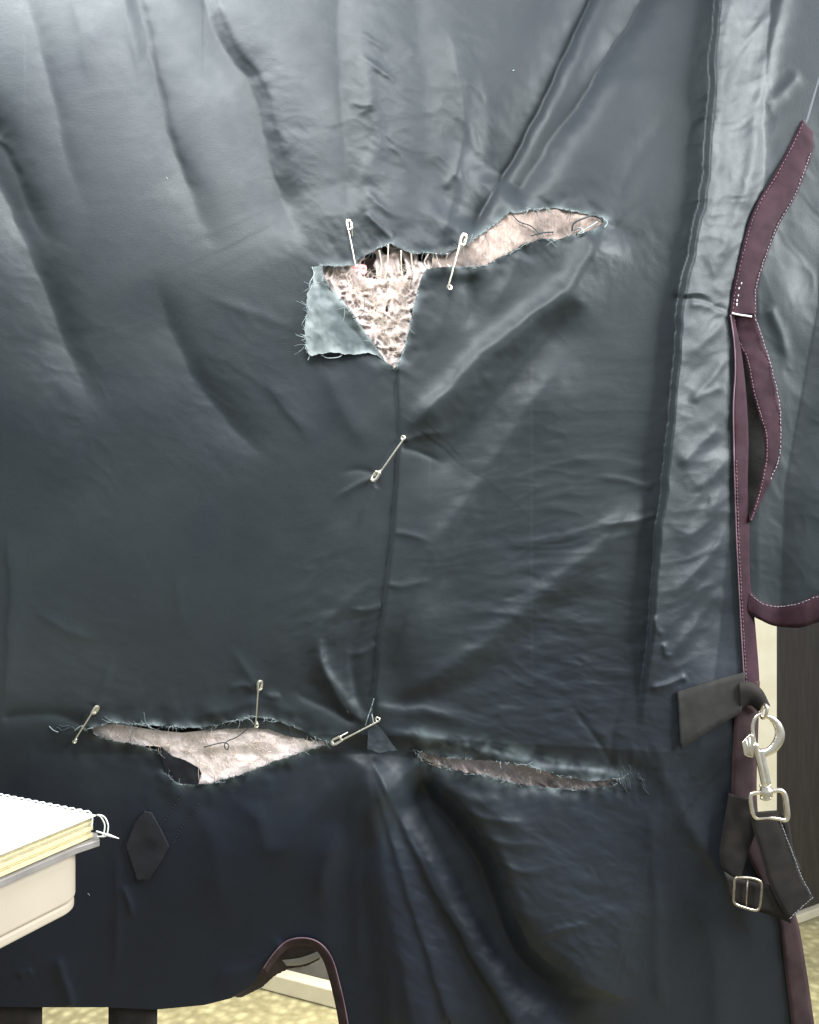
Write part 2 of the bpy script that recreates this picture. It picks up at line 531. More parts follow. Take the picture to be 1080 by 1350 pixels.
def floor_mat():
    m, nt, b = new_mat('pebbled cream vinyl'); L = nt.links
    tc = nt.nodes.new('ShaderNodeTexCoord')
    v = nd(nt, 'ShaderNodeTexVoronoi', Scale=32.0, Randomness=0.9); L.new(tc.outputs['Object'], v.inputs['Vector'])
    n = nd(nt, 'ShaderNodeTexNoise', Scale=40.0, Detail=5.0); L.new(tc.outputs['Object'], n.inputs['Vector'])
    c1 = ramp(nt, v.outputs['Distance'], (0.60, 0.55, 0.34), (0.38, 0.34, 0.20), 0.15, 0.55)
    mx = nt.nodes.new('ShaderNodeMix'); mx.data_type = 'RGBA'; mx.blend_type = 'MULTIPLY'; mx.inputs[0].default_value = 0.8
    L.new(c1, mx.inputs[6]); L.new(ramp(nt, n.outputs['Fac'], (0.65, 0.65, 0.6), (1, 1, 1)), mx.inputs[7])
    L.new(mx.outputs[2], b.inputs['Base Color'])
    b.inputs['Roughness'].default_value = 0.55
    bp = nd(nt, 'ShaderNodeBump', Strength=0.4, Distance=0.004); L.new(v.outputs['Distance'], bp.inputs['Height'])
    L.new(bp.outputs['Normal'], b.inputs['Normal'])
    return m


# ------------------------------------------------------------------ setting
V, F = box_pts((-4, -3, FLOOR - 0.05), (4, 3.2, FLOOR))
tag(mesh_obj('floor', V, F, floor_mat(), None, False), kind='structure')
V, F = box_pts((-4, 3.2, FLOOR), (4, 3.3, 1.4))
tag(mesh_obj('wall', V, F, M_WALL, None, False), kind='structure')

# door on the right, standing at an angle, with its post and foot strip
dA = Q(1024, 1226, FLOOR); dB = Q(1080, 1205, FLOOR)
du = (dB - dA) / np.linalg.norm(dB - dA); dn = np.array([du[1], -du[0], 0])


def oblique(a, u, n, l0, l1, t0, t1, z0, z1):
    c = [a + u * l + n * t for l, t in ((l0, t0), (l1, t0), (l1, t1), (l0, t1))]
    V = [(p[0], p[1], z) for z in (z0, z1) for p in c]
    F = [(0, 3, 2, 1), (4, 5, 6, 7), (0, 1, 5, 4), (1, 2, 6, 5), (2, 3, 7, 6), (3, 0, 4, 7)]
    return V, F


door = thing('door', 'dark brown door with cream frame post, behind the metal clip at right', 'door', tuple(dA))
V, F = oblique(dA, du, dn, 0.0, 0.85, -0.045, -0.005, FLOOR + 0.03, FLOOR + 2.0)
bevel(mesh_obj('door_panel', V, F, M_DOOR, door, False), 0.003)
V, F = oblique(dA, du, dn, -0.02, 0.85, -0.05, 0.012, FLOOR + 0.001, FLOOR + 0.028)
bevel(mesh_obj('threshold', V, F, M_CREAM, door, False), 0.003)
pr = P(1025, 1000, 0)
pd = 2.48
x1 = (1025 - CX) * S * pd / D; x0 = (930 - CX) * S * pd / D
V, F = box_pts((x0, pd - D, FLOOR), (x1, pd - D + 0.05, FLOOR + 2.0))
bevel(mesh_obj('frame_post', V, F, M_CREAM, door, False), 0.004)

cd = 2.40
cab = thing('cabinet', 'tan cabinet on grey plinth seen through the arched gap under rug', 'cabinet', (-0.25, cd - D, FLOOR))
xa = (375 - CX) * S * cd / D; xb = (560 - CX) * S * cd / D
V, F = box_pts((xa, cd - D, FLOOR + 0.075), (xb, cd - D + 0.4, FLOOR + 0.7))
bevel(mesh_obj('cabinet_body', V, F, M_CAB, cab, False), 0.003)
V, F = box_pts((xa + 0.01, cd - D + 0.015, FLOOR), (xb - 0.01, cd - D + 0.38, FLOOR + 0.073))
mesh_obj('plinth', V, F, M_GREY, cab, False)
xl = (399 - CX) * S * cd / D
V, F = box_pts((xl, cd - D - 0.012, FLOOR + 0.05), (xl + 0.014, cd - D - 0.001, FLOOR + 0.7))
bevel(mesh_obj('corner_trim', V, F, M_CREAM, cab, False), 0.002)
a = Q(342, 1304, FLOOR); b_ = Q(462, 1336, FLOOR)
u = (b_ - a) / np.linalg.norm(b_ - a); n_ = np.array([-u[1], u[0], 0])
pk = thing('wooden_board', 'cream painted board lying on the floor beyond the arched gap', 'board', tuple(a))
V, F = oblique(a, u, n_, 0, 0.5, 0.0, 0.04, FLOOR + 0.002, FLOOR + 0.048)
bevel(mesh_obj('plank', V, F, M_CREAM, pk, False), 0.003)

# ------------------------------------------------------------------ rug: outlines of the cloth
SHELL = np.array([(-70, -70), (1150, -70), (1112, 10), (1086, 80), (1068, 140), (1062, 162), (1031, 221), (999, 278), (985, 316), (974, 359), (965, 409),
                  (968, 445), (970, 500), (968, 560), (970, 640), (973, 710), (978, 800), (982, 880), (985, 900), (976, 960), (973, 1040),
                  (985, 1100), (1010, 1160), (1030, 1210), (1037, 1270), (1046, 1350), (1056, 1430), (470, 1430), (457, 1345), (447, 1294), (437, 1262),
                  (421, 1243), (400, 1236), (378, 1240), (361, 1256), (347, 1275), (334, 1297), (305, 1316), (270, 1325), (207, 1331), (142, 1328), (55, 1328), (-70, 1326)], float)
TEAR_TOP = [(424, 351), (445, 350), (467, 350), (472, 343), (488, 333), (504, 325), (515, 321), (527, 328), (547, 335), (562, 334), (589, 336), (600, 330), (620, 320),
            (645, 302), (664, 286), (672, 279), (682, 282), (700, 277), (730, 274), (762, 280), (785, 284), (801, 290), (792, 296), (777, 304), (757, 309), (738, 315), (712, 315), (685, 325),
            (673, 332), (656, 341), (642, 348), (627, 352), (608, 351), (585, 352), (562, 355), (555, 364), (549, 390), (544, 412), (536, 448), (529, 470), (522, 486),
            (509, 477), (497, 461), (484, 443), (467, 419), (451, 397), (436, 381), (427, 366)]
TEAR_LEFT = [(119, 960), (149, 953), (180, 955), (207, 957), (235, 959), (260, 960), (285, 956), (309, 951), (335, 945), (360, 949), (385, 958), (410, 970), (434, 980), (407, 989), (385, 996), (362, 1003),
             (335, 1014), (309, 1024), (288, 1030), (273, 1033), (255, 1034), (234, 1032), (223, 1024), (222, 1010), (211, 989), (190, 984), (171, 980), (148, 975), (127, 969)]
TEAR_RIGHT = [(546, 989), (565, 994), (589, 999), (620, 1001), (645, 1003), (669, 1006), (695, 1010), (715, 1016), (731, 1021), (755, 1026), (776, 1030), (800, 1029), (822, 1027), (812, 1034), (795, 1037), (780, 1039),
              (760, 1040), (740, 1039), (715, 1037), (687, 1034), (668, 1029), (651, 1025), (632, 1021), (615, 1018), (589, 1012), (570, 1006), (556, 1000)]
HOLES = [rough_poly(TEAR_TOP, 0.75, 2.5, 1), rough_poly(TEAR_LEFT, 0.75, 2.5, 2), rough_poly(TEAR_RIGHT, 1.0, 2.2, 3)]
SLIT = [(523, 484), (525, 560), (522, 640), (514, 740), (501, 840), (491, 932)]

# fold strokes: (points, width left, width right, height mm, taper start, taper end)
# "left/right" is image left/right for a stroke drawn downwards
FOLDS = [
    # --- upper left, long falling folds
    ([(-30, 130), (8, 195), (40, 275), (75, 345)], -32, 18, -9.0, .0, .35),
    ([(-30, 190), (30, 310), (68, 400), (100, 480), (135, 570)], -46, 30, -11.0, .0, .35),
    ([(30, -20), (62, 90), (80, 180), (118, 300)], -36, 18, -4.5, .0, .5),
    ([(90, -30), (110, 60), (122, 120)], 8, 20, 1.6, .0, .5),
    ([(160, -30), (176, 60), (190, 130)], 7, 16, 2.0, .0, .5),
    ([(180, -30), (198, 80), (226, 190), (256, 268), (288, 350)], -48, 20, -8.5, .0, .35),
    ([(262, -30), (292, 60), (330, 108), (350, 180), (372, 262), (405, 332)], -60, 28, -14.0, .0, .2),
    ([(330, 100), (346, 150), (360, 215), (388, 280)], 4, 16, 1.6, .1, .3),
    ([(200, 350), (222, 430), (262, 505), (312, 570), (368, 612)], -50, 24, -7.0, .3, .3),
    ([(345, 500), (375, 540), (420, 590)], 8, 20, 1.8, .3, .4),
    ([(260, 385), (330, 410), (400, 438)], 10, 10, 1.0, .4, .4),
    ([(420, 470), (455, 545), (490, 600)], 18, 26, 2.4, .3, .3),
    # --- upper middle
    ([(446, -30), (447, 60), (450, 140), (455, 210), (463, 288)], -46, 24, -8.0, .0, .15),
    ([(470, 40), (485, 110), (492, 190), (478, 250), (500, 300), (520, 325)], 10, 18, 2.6, .2, .1),
    ([(545, -30), (552, 50), (565, 120), (555, 230), (540, 330)], 26, 26, -3.0, .0, .1),
    ([(590, 20), (604, 90), (612, 150), (604, 230), (590, 300), (580, 335)], 9, 30, 4.4, .3, .15),
    ([(622, 60), (640, 120), (640, 220), (618, 310)], 20, 20, -2.4, .3, .1),
    ([(560, 300), (600, 285), (650, 225)], 14, 14, 1.2, .4, .3),
    # --- two big falling pleats
    ([(800, 306), (764, 378), (706, 424), (656, 466), (602, 516), (556, 560)], 8, 12, 1.0, .1, .2),
    ([(280, -10), (306, 66), (344, 112), (362, 184), (384, 262)], 12, 30, 3.0, .1, .3),
    ([(494, 990), (512, 1034), (540, 1088), (582, 1172), (636, 1272), (698, 1372)], 12, 14, 0.5, .2, .0),
    ([(905, 130), (840, 210), (810, 275), (780, 300)], 20, 30, -2.4, .3, .1),
    # --- right middle
    ([(800, 292), (758, 372), (735, 392), (700, 416), (650, 458), (596, 510), (552, 552), (532, 580)], 17, 38, 14.0, .1, .15),
    ([(770, 395), (715, 445), (665, 510), (610, 570), (545, 660)], 24, 30, -10.0, .2, .3),
    ([(770, 440), (700, 540), (650, 620), (592, 700), (545, 800), (512, 900)], 24, 44, 13.0, .25, .2),
    ([(735, 480), (690, 580), (630, 680), (572, 790), (530, 870)], 30, 40, -10.0, .3, .3),
    ([(868, 640), (790, 720), (712, 790), (640, 850), (560, 905), (500, 932)], 22, 36, 9.0, .2, .2),
    ([(800, 770), (720, 810), (640, 880), (570, 920), (500, 936)], 24, 24, -7.0, .3, .1),
    ([(850, 690), (800, 690), (740, 705), (660, 720)], 7, 9, 1.6, .1, .4),
    ([(868, 680), (830, 690), (780, 694)], 4, 6, 1.4, .1, .4),
    ([(862, 642), (820, 632), (775, 628)], 5, 8, 1.4, .1, .4),
    ([(560, 820), (640, 806), (700, 812), (830, 830)], 6, 10, 1.2, .3, .3),
    ([(870, 618), (800, 605), (740, 610), (660, 640)], 6, 10, .8, .2, .4),
    ([(492, 930), (530, 938), (570, 940), (640, 958)], 14, 8, 3.6, .05, .5),
    ([(505, 965), (560, 972), (640, 990), (760, 1018), (820, 1026)], 16, 7, 2.8, .1, .1),
    ([(830, 905), (812, 960), (806, 1020)], 8, 8, -1.8, .3, .1),
    ([(745, 925), (780, 965), (815, 1018)], 6, 6, -1.4, .3, .1),
    ([(560, 340), (610, 362), (642, 352), (660, 340)], 12, 10, 2.4, .3, .3),
    ([(612, 355), (622, 400), (610, 440)], 16, 12, -3.2, .2, .4),
    ([(535, 380), (560, 360), (590, 362)], 10, 10, 1.2, .3, .3),
    # --- satin fold on the right
    ([(1040, -30), (1015, 70), (1000, 160), (992, 220), (975, 320)], 16, 12, 4.5, .0, .2),
    ([(968, -30), (950, 120), (945, 240), (928, 340)], 12, 14, 2.6, .0, .3),
    ([(1058, 95), (1035, 120), (1020, 135), (1006, 132)], 10, 9, 2.0, .2, .2),
    ([(1030, 0), (975, 70), (940, 130)], 6, 6, 1.3, .2, .3),
    ([(985, 240), (965, 300), (935, 370)], 14, 10, 2.6, .2, .2),
    ([(895, 391), (925, 394), (950, 404), (968, 411)], 5, 5, -2.2, .0, .2),
    ([(896, 386), (920, 384), (945, 392)], 4, 5, 2.5, .1, .3),
    ([(905, 398), (935, 402), (965, 416)], 8, 14, 2.6, .2, .2),
    ([(960, 418), (935, 445), (900, 470)], 7, 9, 2.4, .2, .3),
    ([(962, 465), (940, 500), (900, 540)], 10, 8, 3.2, .2, .3),
    ([(958, 508), (930, 522), (905, 532)], 7, 9, 2.6, .2, .3),
    ([(950, 560), (920, 590), (893, 615)], 9, 9, 3.0, .2, .2),
    ([(962, 590), (945, 625), (905, 650)], 10, 9, 2.6, .2, .3),
    ([(960, 640), (930, 680), (890, 740)], 12, 12, 2.2, .2, .3),
    ([(960, 690), (935, 735), (880, 790)], 8, 10, 3.0, .2, .3),
    ([(955, 770), (915, 830), (880, 870)], 9, 9, 2.2, .2, .3),
    ([(862, 808), (868, 830), (880, 838)], 5, 5, 2.2, .2, .3),
    ([(875, 845), (880, 862), (894, 862)], 4, 5, 2.0, .2, .3),
    ([(908, 890), (885, 898), (858, 906)], 4, 5, 3.2, .1, .2),
    ([(940, 780), (925, 880)], 30, 30, -3.0, .3, .3),
    # --- left middle/lower
    ([(480, 650), (440, 720), (405, 780), (370, 870), (345, 905)], 22, 26, 2.8, .3, .2),
    ([(500, 760), (450, 800), (420, 850), (440, 900), (478, 948)], 14, 10, 4.0, .3, .1),
    ([(490, 800), (465, 860), (470, 910), (488, 945)], 8, 12, -3.0, .3, .1),
    ([(430, 830), (425, 870), (450, 925), (482, 952)], 5, 6, 2.4, .3, .05),
    ([(400, 885), (430, 920), (470, 950)], 16, 16, -4.0, .3, .1),
    ([(378, 905), (420, 925), (478, 955)], 7, 9, -2.2, .3, .1),
    ([(300, 915), (322, 905), (345, 912)], 5, 6, 1.8, .3, .3),
    ([(348, 912), (362, 920), (372, 914)], 5, 6, 2.0, .3, .3),
    ([(10, 690), (14, 800), (4, 950)], 7, 24, 1.6, .2, .2),
    ([(40, 800), (90, 830), (140, 845)], 7, 8, 1.2, .4, .4),
    ([(230, 735), (236, 800), (246, 850)], 10, 10, .8, .4, .4),
    ([(110, 930), (105, 980), (85, 1000)], 8, 8, -1.2, .3, .3),
    ([(0, 945), (70, 942), (118, 960)], 7, 9, -1.8, .1, .1),
    ([(240, 950), (300, 938), (345, 925), (420, 950)], 10, 12, 2.0, .3, .3),
    # --- lower panel
    ([(486, 985), (505, 1030), (532, 1085), (574, 1170), (628, 1270), (690, 1370), (730, 1430)], 10, 30, 12.0, .10, .0),
    ([(505, 985), (535, 1040), (580, 1110), (632, 1200), (690, 1290), (780, 1380)], 22, 26, -4.0, .1, .0),
    ([(484, 990), (496, 1060), (512, 1160), (530, 1260), (560, 1400)], 24, 40, 13.0, .15, .0),
    ([(500, 1010), (545, 1110), (600, 1225), (660, 1340), (700, 1420)], 10, 12, -4.0, .1, .0),
    ([(550, 1020), (608, 1070), (650, 1130), (680, 1210), (700, 1250), (740, 1285), (800, 1310), (850, 1320)], -8, -95, 13.0, .1, .2),
    ([(620, 1040), (660, 1075), (700, 1120)], 12, 34, 2.5, .3, .4),
    ([(600, 1045), (640, 1055), (655, 1040)], 8, 10, 1.6, .3, .3),
    ([(858, 1045), (862, 1150), (866, 1260), (870, 1330)], 10, 14, 2.0, .2, .1),
    ([(845, 1180), (820, 1230), (842, 1300)], 12, 12, 2.0, .3, .3),
    ([(890, 940), (872, 1000), (905, 1080), (960, 1150)], 18, 26, 3.0, .3, .3),
    ([(880, 1060), (930, 1120), (968, 1180), (1000, 1250)], 12, 20, 2.6, .3, .3),
    ([(900, 1150), (940, 1250), (950, 1380)], 20, 30, 3.0, .3, .1),
    ([(300, 1050), (340, 1080), (360, 1120), (420, 1110)], 14, 18, 2.0, .3, .4),
    ([(250, 1040), (280, 1120), (300, 1230)], 18, 22, 1.8, .3, .3),
    ([(160, 1165), (168, 1190), (174, 1215)], 4, 6, 2.0, .3, .3),
    ([(150, 1100), (155, 1200), (150, 1300)], 7, 9, 1.2, .3, .3),
    ([(75, 1255), (85, 1300), (92, 1330)], 9, 9, 3.0, .3, .1),
    ([(20, 1285), (45, 1275)], 6, 6, 1.4, .2, .3),
    ([(440, 1080), (430, 1180), (425, 1240)], 26, 30, 3.0, .3, .0),
    ([(270, 1290), (330, 1280), (375, 1240)], 20, 14, 2.0, .3, .1),
    ([(488, 990), (478, 1080), (474, 1180), (480, 1300)], 14, 20, 4.0, .1, .2),
    ([(562, 1012), (620, 1066), (662, 1128), (692, 1206), (712, 1246)], 8, 14, 3.0, .1, .2),
    ([(600, 1060), (650, 1080), (700, 1084)], 7, 6, 1.8, .3, .4),
    ([(624, 1096), (670, 1112), (720, 1112)], 6, 6, 1.6, .3, .4),
    ([(650, 1132), (690, 1150), (730, 1146)], 6, 6, 1.5, .3, .4),
    ([(700, 1240), (740, 1225), (790, 1222)], 7, 7, 1.8, .3, .4),
    ([(470, 40), (495, 55), (512, 66)], 6, 5, 1.2, .3, .3),
    ([(472, 72), (500, 90), (528, 108)], 5, 5, 1.6, .3, .3),
    ([(458, 130), (480, 140), (500, 132)], 6, 6, 1.8, .3, .3),
    ([(478, 245), (500, 268), (524, 292)], 7, 6, 2.0, .3, .3),
    ([(480, 280), (506, 304), (522, 318)], 5, 5, 2.4, .2, .2),
    ([(610, 105), (632, 122), (640, 140)], 7, 6, 1.2, .3, .3),
    ([(585, 250), (600, 230), (612, 226)], 6, 6, 1.6, .3, .3),
    ([(533, 580), (560, 570), (600, 566)], 5, 6, 1.8, .05, .5),
    ([(530, 590), (556, 596), (590, 612)], 5, 5, -1.5, .05, .5),
    ([(494, 632), (470, 640), (430, 662)], 5, 6, 1.6, .05, .5),
    ([(492, 625), (468, 622), (440, 628)], 5, 5, -1.2, .05, .5),
    ([(494, 640), (480, 670), (470, 700)], 6, 5, 1.4, .05, .5),
    ([(520, 700), (545, 704), (580, 716)], 5, 6, 1.3, .05, .5),
    ([(510, 770), (535, 772), (575, 764)], 5, 6, 1.2, .05, .5),
    ([(505, 800), (480, 806), (450, 800)], 5, 6, 1.4, .05, .5),
    ([(498, 850), (475, 862), (452, 860)], 5, 5, 1.4, .05, .5),
    ([(620, 315), (600, 350), (585, 420), (560, 470)], 14, 16, 2.6, .1, .4),
    ([(690, 330), (672, 372), (640, 420)], 12, 14, 2.2, .1, .4),
    ([(340, 905), (320, 880), (300, 850)], 8, 8, 1.4, .05, .5),
    ([(128, 932), (140, 900), (150, 860)], 8, 8, 1.2, .05, .5),
    ([(470, 985), (440, 1030), (400, 1090), (350, 1160)], 16, 20, 3.0, .1, .4),
    ([(478, 990), (455, 1060), (430, 1140), (415, 1220)], 12, 18, 3.0, .1, .3),
    ([(793, -30), (746, 68), (699, 172), (657, 244), (616, 316)], -64, 9, -18.0, .0, .10),
    ([(866, -30), (807, 66), (755, 150), (710, 214), (672, 268)], -50, 18, -20.0, .0, .08),
    ([(820, 66), (768, 150), (722, 214), (686, 266)], 14, 60, 6.0, .2, .1),
    ([(532, 1020), (590, 1078), (632, 1140), (662, 1220), (684, 1264), (730, 1304), (790, 1330)], -60, 30, -25.0, .1, .25),
    ([(490, 1010), (512, 1090), (545, 1200), (590, 1340)], 8, 22, 5.0, .15, .0),
    ([(488, 1000), (490, 1100), (505, 1230), (520, 1380)], 10, 20, 5.0, .15, .1),
    ([(288, -20), (312, 58), (348, 106), (368, 180), (390, 262)], 5, 12, 2.0, .1, .3),
    ([(192, -20), (208, 80), (234, 186), (262, 266)], 5, 12, 1.8, .1, .3),
    ([(-6, 176), (18, 204), (46, 268)], 5, 10, 2.4, .1, .4),
]


def shell_h(x, y):
    shp = x.shape
    x = x.astype(float); y = y.astype(float)
    # wobble so no fold is a perfect sweep
    wx = x + 4.5 * fbm(x, y, 60, 1, 3) + 0.9 * fbm(x, y, 16, 2, 2)
    wy = y + 4.5 * fbm(x, y, 60, 3, 3) + 0.9 * fbm(x, y, 16, 4, 2)
    h = -34 * np.clip((y - 430) / 900, -1, 1.3) ** 2 + 3 * fbm(x, y, 230, 5, 2)
    h = h - 5 * np.clip((y - 930) / 420, 0, 1.2) ** 1.5 + 10 * np.clip((y - 430) / 900, 0, 1.3) ** 2
    h = h + 15 * ell(x, y, 735, 1240, 105, 150, -18) + 7 * ell(x, y, 330, 1120, 130, 90, 10) + 5 * ell(x, y, 640, 1090, 70, 60)
    for pts, wl, wr, a, t0, t1 in FOLDS:
        p = np.array(pts, float)
        R = 3.6 * max(abs(wl), abs(wr)) + 14
        m = (x > p[:, 0].min() - R) & (x < p[:, 0].max() + R) & (y > p[:, 1].min() - R) & (y < p[:, 1].max() + R)
        if not m.any(): continue
        ps = resample(p, max(3, 4 * len(p)))
        d, s, t = seg_dist(wx[m], wy[m], ps)
        w = np.where(s > 0, abs(wr), abs(wl))
        tp = np.ones_like(t)
        if t0 > 0: tp = tp * np.clip(t / t0, 0, 1)
        if t1 > 0: tp = tp * np.clip((1 - t) / t1, 0, 1)
        tp = tp * tp * (3 - 2 * tp)
        pf = 1 / (1 + (d / w) ** 2) ** 1.5
        if wl < 0: pf = np.where(s > 0, pf, np.exp(-(np.sqrt(d * d + 0.5) - 0.7) / -wl))
        if wr < 0: pf = np.where(s > 0, np.exp(-(np.sqrt(d * d + 0.5) - 0.7) / -wr), pf)
        h[m] += a * tp * pf
    # satin strip: the cloth doubles over along one edge and slopes back to the binding
    m = x > 700
    d, s, t = seg_dist(wx[m], wy[m], resample([(945, -60), (934, 120), (924, 250), (910, 330), (897, 388), (892, 450), (884, 530), (872, 640), (864, 720), (858, 800), (850, 880), (838, 980)], 60))
    tp = np.clip((985 - y[m]) / 190, 0, 1); tp = tp * tp * (3 - 2 * tp)
    dd = d * np.clip(1.25 - 0.25 * np.clip((y[m] - 100) / 500, 0, 1), 0, 2)
    up = 14.5 - 0.36 * np.minimum(dd, 95) + 3.0 * np.exp(-((dd - 34) / 13) ** 2) * fbm(x[m] * 0.2, y[m], 120, 180, 2)
    h[m] += tp * np.where(s > 0, (up + 5.0) * np.sin(np.clip(d / 9.0, 0, 1) * math.pi / 2) - 5.0, -5.0 * np.exp(-d / 55))
    # crinkled nylon: areas with their own grain
    def add(mask, deg, st, sc, amp, seed):
        mm = mask > 0.03
        if not mm.any(): return
        u, v = rot(x[mm], y[mm], deg, st)
        h[mm] += amp * mask[mm] * (0.55 * ridged(u, v, sc, seed, 2) + 0.55 * fbm(u, v, sc * 1.3, seed + 200, 2))
    one = np.ones(shp)
    add(one * 0.9, 10, 1.6, 38, 0.26, 1)
    add(one * 0.8, -25, 1.8, 16, 0.12, 2)
    add(ell(x, y, 520, 170, 95, 210), 25, 1.5, 24, 2.0, 3)
    add(ell(x, y, 500, 150, 60, 190), 30, 2.0, 9, 0.7, 4)
    add(ell(x, y, 610, 190, 50, 180), 60, 2.0, 16, 1.0, 5)
    add(ell(x, y, 385, 190, 45, 170, -15), 20, 1.6, 14, 0.9, 6)
    add(ell(x, y, 725, 740, 150, 240, 12), -8, 3.2, 15, 1.7, 7)
    add(ell(x, y, 760, 880, 150, 120), 8, 2.6, 12, 1.6, 8)
    add(ell(x, y, 690, 960, 170, 60), 14, 2.6, 13, 1.4, 9)
    satin = ell(x, y, 925, 640, 48, 280, 4, 4) + ell(x, y, 965, 180, 60, 250, 4, 4)
    add(satin, -35, 1.6, 30, 3.6, 10)
    add(satin, -50, 2.0, 12, 0.5, 11)
    add(ell(x, y, 740, 1180, 120, 150, 20), 20, 2.2, 15, 1.8, 12)
    add(ell(x, y, 790, 1260, 80, 70), 15, 1.6, 11, 1.2, 13)
    add(ell(x, y, 560, 1220, 90, 160, 15), 30, 2.4, 14, 1.3, 14)
    add(ell(x, y, 910, 1080, 80, 200), -60, 1.8, 18, 1.6, 15)
    add(ell(x, y, 445, 840, 70, 110), -25, 2.2, 13, 1.6, 16)
    add(ell(x, y, 80, 480, 70, 200, -20), 30, 1.8, 18, 0.9, 17)
    add(ell(x, y, 300, 520, 110, 130), 35, 2.0, 16, 0.8, 18)
    add(ell(x, y, 480, 320, 90, 40), 60, 2.0, 9, 1.3, 19)
    add(ell(x, y, 720, 320, 110, 40), 60, 2.0, 10, 1.2, 20)
    add(ell(x, y, 850, 330, 80, 60), 80, 1.6, 13, 1.0, 23)
    add(ell(x, y, 850, 1025, 50, 45), 70, 2.2, 8, 1.4, 21)
    add(ell(x, y, 120, 900, 130, 140), 5, 1.8, 18, 0.6, 22)
    # vertical slit pinned shut: the left edge laps over the right
    m = (np.abs(x - 508) < 60) & (y > 460) & (y < 960)
    d, s, t = seg_dist(x[m] + 1.2 * fbm(x[m], y[m], 40, 150, 2), y[m], resample(SLIT, 20))
    tp = np.clip(t / 0.05, 0, 1) * np.clip((1 - t) / 0.03, 0, 1)
    sd = d * s
    h[m] += tp * ((-1.3 + 0.8 * fbm(x[m], y[m], 30, 151, 2)) * np.exp(-(d / 1.9) ** 2) + (1.7 + 1.2 * fbm(x[m], y[m], 60, 152, 2)) * np.tanh(sd / 1.2) * np.exp(-d / 18))
    # lips of the tears lift and pucker
    for k, poly in enumerate(HOLES):
        p = np.asarray(poly)
        R = 60
        m = (x > p[:, 0].min() - R) & (x < p[:, 0].max() + R) & (y > p[:, 1].min() - R) & (y < p[:, 1].max() + R)
        d, s, t = seg_dist(x[m], y[m], np.vstack([p, p[:1]]))
        pk = fbm(x[m], y[m], 24, 30 + k, 2)
        h[m] += ((1.2, 1.2, 0.2)[k] + (2.6, 2.6, 1.6)[k] * pk) * np.exp(-d / 9) + 2.0 * pk * np.exp(-d / 26)
    # lower lips of the long horizontal tear sit behind the upper lips
    low = np.clip((y - (968 + 0.06 * np.clip(x - 480, 0, 400))) / 26, 0, 1) * np.exp(-np.clip(y - 990, 0, 400) / 90.0)
    band = np.clip((x - 40) / 120, 0, 1) * np.clip((930 - x) / 110, 0, 1)
    h -= 7 * low * band
    # the fold edge towards the binding turns back
    return h


# cache the relief on a grid, for everything that lies on the cloth
GX = np.arange(-80, 1161, 3.0); GY = np.arange(-80, 1441, 3.0)
_gx, _gy = np.meshgrid(GX, GY)
GH = shell_h(_gx, _gy)


def Hs(x, y):
    x = np.clip(np.asarray(x, float), -79, 1156); y = np.clip(np.asarray(y, float), -79, 1434)
    u = (x + 80) / 3; v = (y + 80) / 3
    i = np.floor(u).astype(int); j = np.floor(v).astype(int); f = u - i; g = v - j
    return (GH[j, i] * (1 - f) + GH[j, i + 1] * f) * (1 - g) + (GH[j + 1, i] * (1 - f) + GH[j + 1, i + 1] * f) * g


def fray_attr(x, y):
    a = np.zeros(x.shape)
    for k, poly in enumerate(HOLES):
        p = np.asarray(poly); R = 40
        m = (x > p[:, 0].min() - R) & (x < p[:, 0].max() + R) & (y > p[:, 1].min() - R) & (y < p[:, 1].max() + R)
        d, s, t = seg_dist(x[m], y[m], np.vstack([p, p[:1]]))
        n = np.clip(0.5 + 1.3 * fbm(x[m], y[m], 13, 40 + k, 3), 0, 1)
        wd = np.array([4.5, 5.0, 7.0])[k]
        a[m] = np.maximum(a[m], 0.75 * np.exp(-d / (0.8 * wd)) * n)
    # worn pale band along the upper lip of the lower right tear
    line = [(552, 968), (600, 984), (660, 990), (720, 1006), (820, 1024)]
    m = (x > 530) & (x < 850) & (y > 940) & (y < 1045)
    d, s, t = seg_dist(x[m], y[m], line)
    a[m] = np.maximum(a[m], 0.38 * np.exp(-(d / 12) ** 2) * np.clip(0.55 + 1.6 * fbm(x[m], y[m], 15, 44, 3), 0, 1))
    return np.clip(a, 0, 1)


def fade_sheen_attr(x, y):
    low = np.clip((y - 930 + 60 * fbm(x, y, 90, 160, 3)) / 210, 0, 1) * (1 - 0.35 * np.clip((x - 560) / 160, 0, 1))  # navy lower panel; weaker towards the right, where sheen is put into the colour
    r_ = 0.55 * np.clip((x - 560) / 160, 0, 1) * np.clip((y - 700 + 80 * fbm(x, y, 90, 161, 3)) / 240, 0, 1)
    low = low * (1 - 0.6 * ell(x, y, 705, 1150, 90, 130, -25))  # lighter ellipse: sheen on the lower right bulge, painted into the colour
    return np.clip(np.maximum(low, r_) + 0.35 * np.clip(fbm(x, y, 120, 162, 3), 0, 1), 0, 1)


rug = thing('horse_rug', 'large torn dark nylon horse rug hanging up, its rips held by safety pins', 'horse rug', (0, 0, FLOOR + 0.35))
shell = sheet('outer_shell', M_SHELL, rug, -70, 1150, -70, 1430, 2.0, shell_h, SHELL, HOLES, {'fray': fray_attr, 'unfaded_no_sheen': fade_sheen_attr})


# ------------------------------------------------------------------ lining behind, seen in the gaps
def lining_h(x, y):
    base = -34 * np.clip((y - 430) / 900, -1, 1.3) ** 2 - 16 * np.clip((y - 930) / 420, 0, 1.2) ** 1.5 - 24
    return np.minimum(Hs(x, y) - 13, np.minimum(base, -24) + 9 + 1.5 * fbm(x, y, 40, 60, 2))



